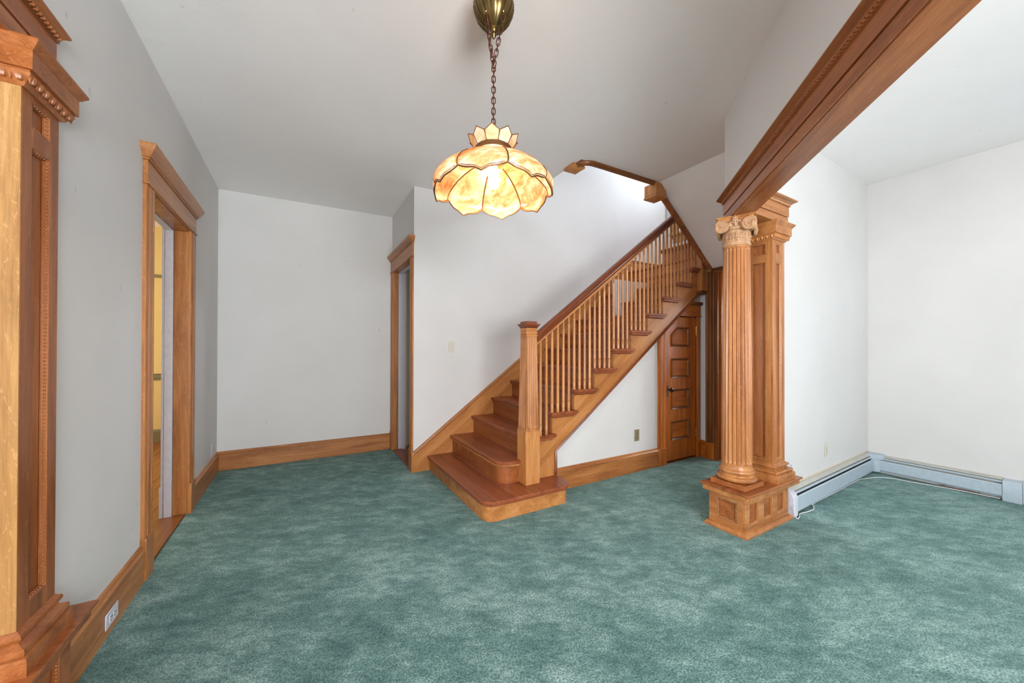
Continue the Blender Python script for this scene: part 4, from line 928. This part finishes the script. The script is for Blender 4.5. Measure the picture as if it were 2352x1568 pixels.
m = MB(T=TR); m.box(0.02, -0.0055, 0.206, 2.05, -0.0005, 0.214); m.build('wall_strip', plain('aged_caulk', srgb(206, 190, 160), 0.7), h1)
T2h = frame_T(5.40, 0, 0, -1, -1, 0) @ Matrix.Translation((0, 0, 0))
# local u along -y starting at y=-u ; v out of wall => -x is +v, heater() uses negative y as outward
T2h = Matrix(((0, 1, 0, 5.398), (-1, 0, 0, 1.43), (0, 0, 1, 0), (0, 0, 0, 1)))
h2 = heater('baseboard_heater', 'pale blue-grey baseboard heater along the far right wall', T2h, 0.82, zb=0.034, h=0.188)
m = MB(T=T2h); m.prism([(-0.001, 0.0), (-0.074, 0.0), (-0.076, 0.02), (-0.076, 0.150), (-0.066, 0.178), (-0.001, 0.190)], 'x', 0.822, 0.925); m.build('end_cap', HEATER, h2, 0.003)
m = MB(T=T2h); m.box(0.926, -0.045, 0.0, 0.94, -0.001, 0.192); m.build('end_plate', WHITE, h2, 0.002)
# inside corner cover
m = MB(); m.prism([(5.327-0.03, 1.415), (5.327, 1.385), (5.395, 1.385), (5.395, 1.49), (5.297, 1.49)], 'z', 0.02, 0.150)
m.prism([(5.327-0.06, 1.44), (5.327+0.02, 1.36), (5.395, 1.36), (5.395, 1.492), (5.267, 1.492)], 'z', 0.150, 0.205); m.build('corner_cover', HEATER, h2, 0.004)

# white cord along the heaters
def smooth_path(P, n=8):
    P = [Vector(p) for p in P]; out = []
    for i in range(len(P)-1):
        p0 = P[max(i-1, 0)]; p1 = P[i]; p2 = P[i+1]; p3 = P[min(i+2, len(P)-1)]
        for j in range(n):
            t = j/n; out.append(0.5*((2*p1)+(-p0+p2)*t+(2*p0-5*p1+4*p2-p3)*t*t+(-p0+3*p1-3*p2+p3)*t**3))
    return out+[P[-1]]
cp = [(3.322, 1.352, 0.10), (3.322, 1.345, 0.05), (3.335, 1.338, 0.008), (3.40, 1.345, 0.006), (3.46, 1.368, 0.006), (3.56, 1.355, 0.006), (3.66, 1.352, 0.006), (3.74, 1.382, 0.008), (3.80, 1.40, 0.008), (4.3, 1.41, 0.008), (4.86, 1.425, 0.008), (4.97, 1.41, 0.006), (5.15, 1.36, 0.006), (5.235, 1.28, 0.006), (5.262, 1.15, 0.006), (5.30, 1.00, 0.007), (5.322, 0.86, 0.010), (5.330, 0.70, 0.012), (5.338, 0.62, 0.012)]
m = MB().tube(smooth_path(cp), 0.0035, 7); tag(m.build('power_cord', CORD), 'thin white cord lying on the carpet in front of the two heaters', 'cord')
m = MB(); random.seed(3)
for i in range(46):
    x = 5.352+random.random()*0.02; y = 0.68+random.random()*0.30; p = Vector((x, y, 0.006)); pts = [p]
    for k in range(4): p = p+Vector((random.uniform(-.015, .015), random.uniform(-.03, .03), random.uniform(-.004, .007))); p.z = max(0.003, p.z); p.x = min(max(p.x, 5.352), 5.385); pts.append(p.copy())
    m.tube(pts, 0.0014, 4)
o = tag(m.build('dust_fluff', DEBRIS), 'tangle of dust and carpet threads under the far right heater', 'debris'); o['kind'] = 'stuff'

# ================================================================== PLATES
def plate(name, label, cat, T, w_, h_, kind, mat=IVORY):
    t = thing(name, label, cat, tuple(T @ Vector((0, 0, 0))))
    MB(T=T).box(-w_/2, 0, -h_/2, w_/2, 0.005, h_/2).build('cover_plate', mat, t, 0.002)
    if kind == 'switch':
        for z in (0.025, -0.025):
            MB(T=T).box(-0.006, 0.005, z-0.010, 0.006, 0.013, z+0.010).build('toggle', mat, t, 0.002)
        MB(T=T).ball((0, 0.005, 0), 0.003, n=8, m=4).build('screw', BRASS, t)
    else:
        for z in (0.0195, -0.0195):
            r_ = MB(T=T).box(-0.0165, 0.0045, z-0.014, 0.0165, 0.0075, z+0.014).build('receptacle', mat, t, 0.003)
            m = MB(T=T); m.box(-0.0085, 0.0074, z-0.002, -0.006, 0.0082, z+0.009).box(0.006, 0.0074, z-0.002, 0.0085, 0.0082, z+0.009).box(-0.0025, 0.0074, z-0.011, 0.0025, 0.0082, z-0.006); m.build('slots', SLOT, r_)
        MB(T=T).ball((0, 0.005, 0), 0.003, n=8, m=4).build('screw', BRASS, t)
    return t
def PT(x, y, z, ux, uy, vx, vy, rot=0):
    T = Matrix(((ux, vx, 0, x), (uy, vy, 0, y), (0, 0, 1, z), (0, 0, 0, 1)))
    return T @ Matrix.Rotation(rot, 4, 'Y') if rot else T
plate('light_switch', 'ivory light switch plate on the stair wall left of the newel post', 'switch', PT(1.474, YB-0.0005, 1.342, 1, 0, 0, -1), 0.070, 0.118, 'switch')
plate('outlet', 'ivory outlet plate on the white wall under the stairs', 'outlet', PT(3.155, YU-0.0005, 0.388, 1, 0, 0, -1), 0.074, 0.125, 'outlet', plain('outlet_brass_plate', srgb(150, 140, 110), 0.35, 0.3))
plate('outlet', 'white outlet plate on the left wall near the far corner', 'outlet', PT(XL+0.0005, 4.735, 0.285, 0, -1, 1, 0), 0.085, 0.135, 'outlet', WHITE)
plate('outlet', 'white outlet set sideways in the left baseboard near the pedestal', 'outlet', PT(XL+0.0205, 2.405, 0.076, 0, -1, 1, 0, PI/2), 0.070, 0.128, 'outlet', WHITE)
q = TR @ Vector((0.885, 0, 0)); cr_, sr_ = math.cos(ra), math.sin(ra)
plate('outlet', 'ivory outlet plate above the long heater on the right wall', 'outlet', PT(q.x, q.y-0.0005, 0.390, cr_, sr_, sr_, -cr_), 0.074, 0.125, 'outlet')
q = TR @ Vector((0.135, 0, 0))
plate('outlet', 'white outlet plate half hidden behind the pilaster base', 'outlet', PT(q.x, q.y-0.0005, 0.350, cr_, sr_, sr_, -cr_), 0.070, 0.118, 'outlet', WHITE)

# ================================================================== PENDANT LAMP
f_dir = Vector((math.sin(yaw), math.cos(yaw), 0)); r_dir = Vector((math.cos(yaw), -math.sin(yaw), 0))
DL = 1.75; LC = f_dir*DL+r_dir*((1132-1176)/f_px*DL); LX, LY = LC.x, LC.y
zc_ = CZ(LX)
LP = thing('pendant_lamp', 'hanging caramel slag-glass lamp with scalloped petal shade on a bronze chain', 'lamp', (LX, LY, 2.05))
def lobes(th, i, r): return r*(1+0.035*abs(math.sin(th*7))) if 0 < i < len(cprof)-2 else r
cprof = [(0.012, 2.852), (0.030, 2.862), (0.055, 2.885), (0.078, 2.915), (0.091, 2.945), (0.094, 2.965), (0.090, 2.985), (0.079, 3.005), (0.072, 3.02), (0.074, zc_)]
m = MB().lathe(LX, LY, cprof, 84, rad=lobes)
cano = m.build('canopy', BRASS, LP)
m = MB()
for k in range(28):
    th = 2*PI*k/28; pts = [(LX+(r+0.003)*math.cos(th), LY+(r+0.003)*math.sin(th), z) for r, z in cprof[1:8]]; m.tube(pts, 0.0024, 5)
for k in range(40):
    th = 2*PI*k/40; m.ball((LX+0.095*math.cos(th), LY+0.095*math.sin(th), 2.975), 0.0045, n=5, m=4)
m.build('canopy_ribs', BRASS, cano, kind='stuff')
m = MB().lathe(LX, LY, [(0.004, 2.818), (0.010, 2.826), (0.014, 2.836), (0.010, 2.846), (0.016, 2.852), (0.018, 2.860), (0.010, 2.866)], 16); m.build('finial', BRASS, LP)
lside = r_dir*1.0
jz = 2.680
def stadium(L, wd_, n=5):
    r = wd_/2; h = L/2-r; P = []
    for i in range(n+1): a = PI*i/n; P.append((r*math.cos(a), 0, h+r*math.sin(a)))
    for i in range(n+1): a = PI+PI*i/n; P.append((r*math.cos(a), 0, -h+r*math.sin(a)))
    return P
link0 = None
def chain(a, b, n_):
    global link0
    a, b = Vector(a), Vector(b); d = (b-a)/n_; L = d.length*1.36
    for i in range(n_):
        c = a+d*(i+0.5); rotm = d.to_track_quat('Z', 'Y').to_matrix() @ Matrix.Rotation((i % 2)*PI/2+0.5, 3, 'Z')
        if link0 is None:
            mm = MB().tube(stadium(0.034, 0.017), 0.0026, 6, closed=True); mm.v = [p+LC+Vector((0, 0, 2.05)) for p in mm.v]
            o = mm.build('chain_link', CHAIN, LP); link0 = o
        else: o = dupe(link0, LP)
        o.location = c-Vector((LX, LY, 2.05)); o.rotation_euler = rotm.to_euler()
hkL = LC+r_dir*(-0.033)-f_dir*0.055; hkR = LC+r_dir*0.048-f_dir*0.055
chain((hkL.x, hkL.y, 2.880), (LX, LY, jz), 9); chain((hkR.x, hkR.y, 2.880), (LX, LY, jz), 9); chain((LX, LY, jz+0.006), (LX, LY, 2.375), 12)
m = MB()
for hk in (hkL, hkR): m.tube([(hk.x, hk.y, 2.905), (hk.x, hk.y, 2.885), (hk.x+0.006, hk.y, 2.876), (hk.x, hk.y, 2.870)], 0.003, 6); m.ball((hk.x, hk.y, 2.900), 0.007, n=8, m=5)
m.build('chain_hook', BRASS, LP)
cpth = [(hkL.x+0.004, hkL.y, 2.895)]+[(hkL.x+(LX-hkL.x)*t+0.003*math.sin(9*t), hkL.y+(LY-hkL.y)*t, 2.885-(2.885-jz)*t) for t in (0.2, 0.4, 0.6, 0.8, 1.0)]+[(LX+0.004*math.sin(i*1.9), LY+0.004*math.cos(i*1.9), jz-(jz-2.33)*i/14) for i in range(1, 15)]
MB().tube(cpth, 0.0022, 6).build('lamp_cord', plain('brown_cord', srgb(120, 66, 54), 0.5), LP)
# shade : eight bent panels, each with an upper dome and an ogee hem
NP = 8; ROT0 = math.atan2(-f_dir.y, -f_dir.x)-math.radians(7)
sprof = [(0.084, 2.226), (0.125, 2.218), (0.170, 2.202), (0.212, 2.180), (0.244, 2.156), (0.266, 2.133), (0.277, 2.116), (0.281, 2.102), (0.278, 2.088)]
def hem(u):   # u in -1..1 ; drop below the dome, with a pointed ogee tip
    a = abs(u); return 0.026*(1-a**3)+0.017*max(0.0, 1-a/0.36)**1.3
def dpt(th, t, drop=0.0, out=0.0):
    """point on dome at parameter t (0..1)"""
    q = t*(len(sprof)-1); i = min(int(q), len(sprof)-2); g = q-i; r = sprof[i][0]*(1-g)+sprof[i+1][0]*g+out; z = sprof[i][1]*(1-g)+sprof[i+1][1]*g-drop
    return (LX+r*math.cos(th), LY+r*math.sin(th), z)
came = MB(); beadm = MB()
SEG = 18
for p in range(NP):
    a0 = ROT0+2*PI*p/NP; vs = []; fs = []; nr = len(sprof)+2
    for k in range(SEG+1):
        u = -1+2*k/SEG; th = a0+u*PI/NP
        bulge = 0.010*(1-u*u)
        for i in range(len(sprof)):
            r, z = sprof[i]; rr_ = r*(math.cos(PI/NP*u)**0)+bulge*(i/(len(sprof)-1)); vs.append((LX+rr_*math.cos(th), LY+rr_*math.sin(th), z))
        for s_ in (0.5, 1.0):
            rr_ = 0.278+bulge-0.006*s_; vs.append((LX+rr_*math.cos(th), LY+rr_*math.sin(th), 2.088-hem(u)*s_))
    for k in range(SEG):
        for i in range(nr-1): fs.append((k*nr+i, k*nr+i+1, (k+1)*nr+i+1, (k+1)*nr+i))
    m = MB().add(vs, fs); m.build('shade_panel', GLASS_SHADE, LP)
    # came along the seam and the hem, and beading above the hem
    th = a0+PI/NP
    came.tube([(LX+r*math.cos(th), LY+r*math.sin(th), z) for r, z in sprof], 0.0038, 6)
    edge = []
    for k in range(SEG+1):
        u = -1+2*k/SEG; t2 = a0+u*PI/NP; rr_ = 0.278+0.010*(1-u*u)-0.006; edge.append((LX+rr_*math.cos(t2), LY+rr_*math.sin(t2), 2.088-hem(u)))
    came.tube(edge, 0.0036, 6)
    for i in range(len(edge)-1):
        A, B = Vector(edge[i]), Vector(edge[i+1]); o_ = Vector((math.cos(a0), math.sin(a0), 0))*0.004+Vector((0, 0, 0.007)); beadm.beads(A+o_, B+o_, 0.0026, 0.006, n=5, m=3)
came.build('lead_came', LEAD, LP); beadm.build('beaded_edge', LEAD, LP, kind='stuff')
m = MB().lathe(LX, LY, [(0.083, 2.260), (0.090, 2.262), (0.090, 2.280), (0.083, 2.282)], 40, cap=False); m.build('crown_band', LEAD, LP)
MB().lathe(LX, LY, [(0.083, 2.224), (0.085, 2.262)], 40, cap=False).build('glass_collar', GLASS_CROWN, LP)
NC = 10; cc2 = MB()
for p in range(NC):
    a0 = ROT0+2*PI*p/NC+0.12; P = []
    for u, t in ((-1, 0), (1, 0), (1.08, 0.62), (0, 1.0), (-1.08, 0.62)):
        r = 0.088+0.036*t; z = 2.281+0.054*t; th = a0+u*PI/NC*(0.97); P.append((LX+r*math.cos(th), LY+r*math.sin(th), z))
    cm = ((Vector(P[2])+Vector(P[4]))/2); m = MB().add(P, [(0, 1, 2, 3, 4)]); m.build('crown_petal', GLASS_CROWN, LP); cc2.tube(P, 0.0022, 5, closed=True)
cc2.build('crown_came', LEAD, LP)
m = MB().lathe(LX, LY, [(0.010, 2.360), (0.014, 2.352), (0.030, 2.345), (0.018, 2.300), (0.018, 2.268), (0.010, 2.264)], 16); m.build('socket', BRASS, LP)
for k in range(4):
    a = k*PI/2+0.4; MB().tube([(LX+0.012*math.cos(a), LY+0.012*math.sin(a), 2.285), (LX+0.088*math.cos(a), LY+0.088*math.sin(a), 2.280)], 0.003, 5).build('spider_arm', BRASS, LP)
for sg in (-1, 1):
    bx, by = LX+f_dir.x*0.055*sg, LY+f_dir.y*0.055*sg
    MB().lathe(bx, by, [(0.003, 2.116), (0.018, 2.121), (0.027, 2.134), (0.028, 2.150), (0.021, 2.174), (0.014, 2.192), (0.013, 2.206)], 20).build('bulb', BULB, LP)
    MB().tube([(bx, by, 2.204), (bx, by, 2.250), (LX, LY, 2.275)], 0.010, 8).build('bulb_holder', BRASS, LP)
    ld_ = bpy.data.lights.new('lamp_bulb_light', 'POINT'); ld_.energy = 2.3; ld_.color = (1.0, 0.80, 0.62); ld_.shadow_soft_size = 0.02
    lo_ = bpy.data.objects.new('lamp_bulb_light', ld_); COL.objects.link(lo_); lo_.location = (LX+f_dir.x*0.085*sg, LY+f_dir.y*0.085*sg, 2.108)

# ================================================================== OUTSIDE THE STAIR WINDOW
TRE = thing('tree', 'sunlit green tree foliage glimpsed through the stair window', 'tree', (9.0, 6.6, 0))
MB().lathe(9.0, 6.6, [(0.22, 0), (0.18, 1.5), (0.12, 3.5), (0.05, 5.2)], 10).build('trunk', BARK, TRE)
m = MB(); random.seed(11)
for i in range(2600):
    v_ = Vector((random.gauss(0, 1), random.gauss(0, 1), random.gauss(0, 1))).normalized()*(random.random()**0.4)
    c = Vector((9.0+v_.x*1.9, 6.6+v_.y*2.3, 5.0+v_.z*1.9)); a = Vector((random.uniform(-1, 1), random.uniform(-1, 1), random.uniform(-1, 1))).normalized(); b_ = a.orthogonal().normalized()
    m.add([c-a*0.09, c+b_*0.045, c+a*0.09, c-b_*0.045], [(0, 1, 2, 3)])
m.build('foliage', LEAF, TRE, smooth=False, kind='stuff')
MB().box(5.4, -3, -0.4, 16, 14, -0.3)
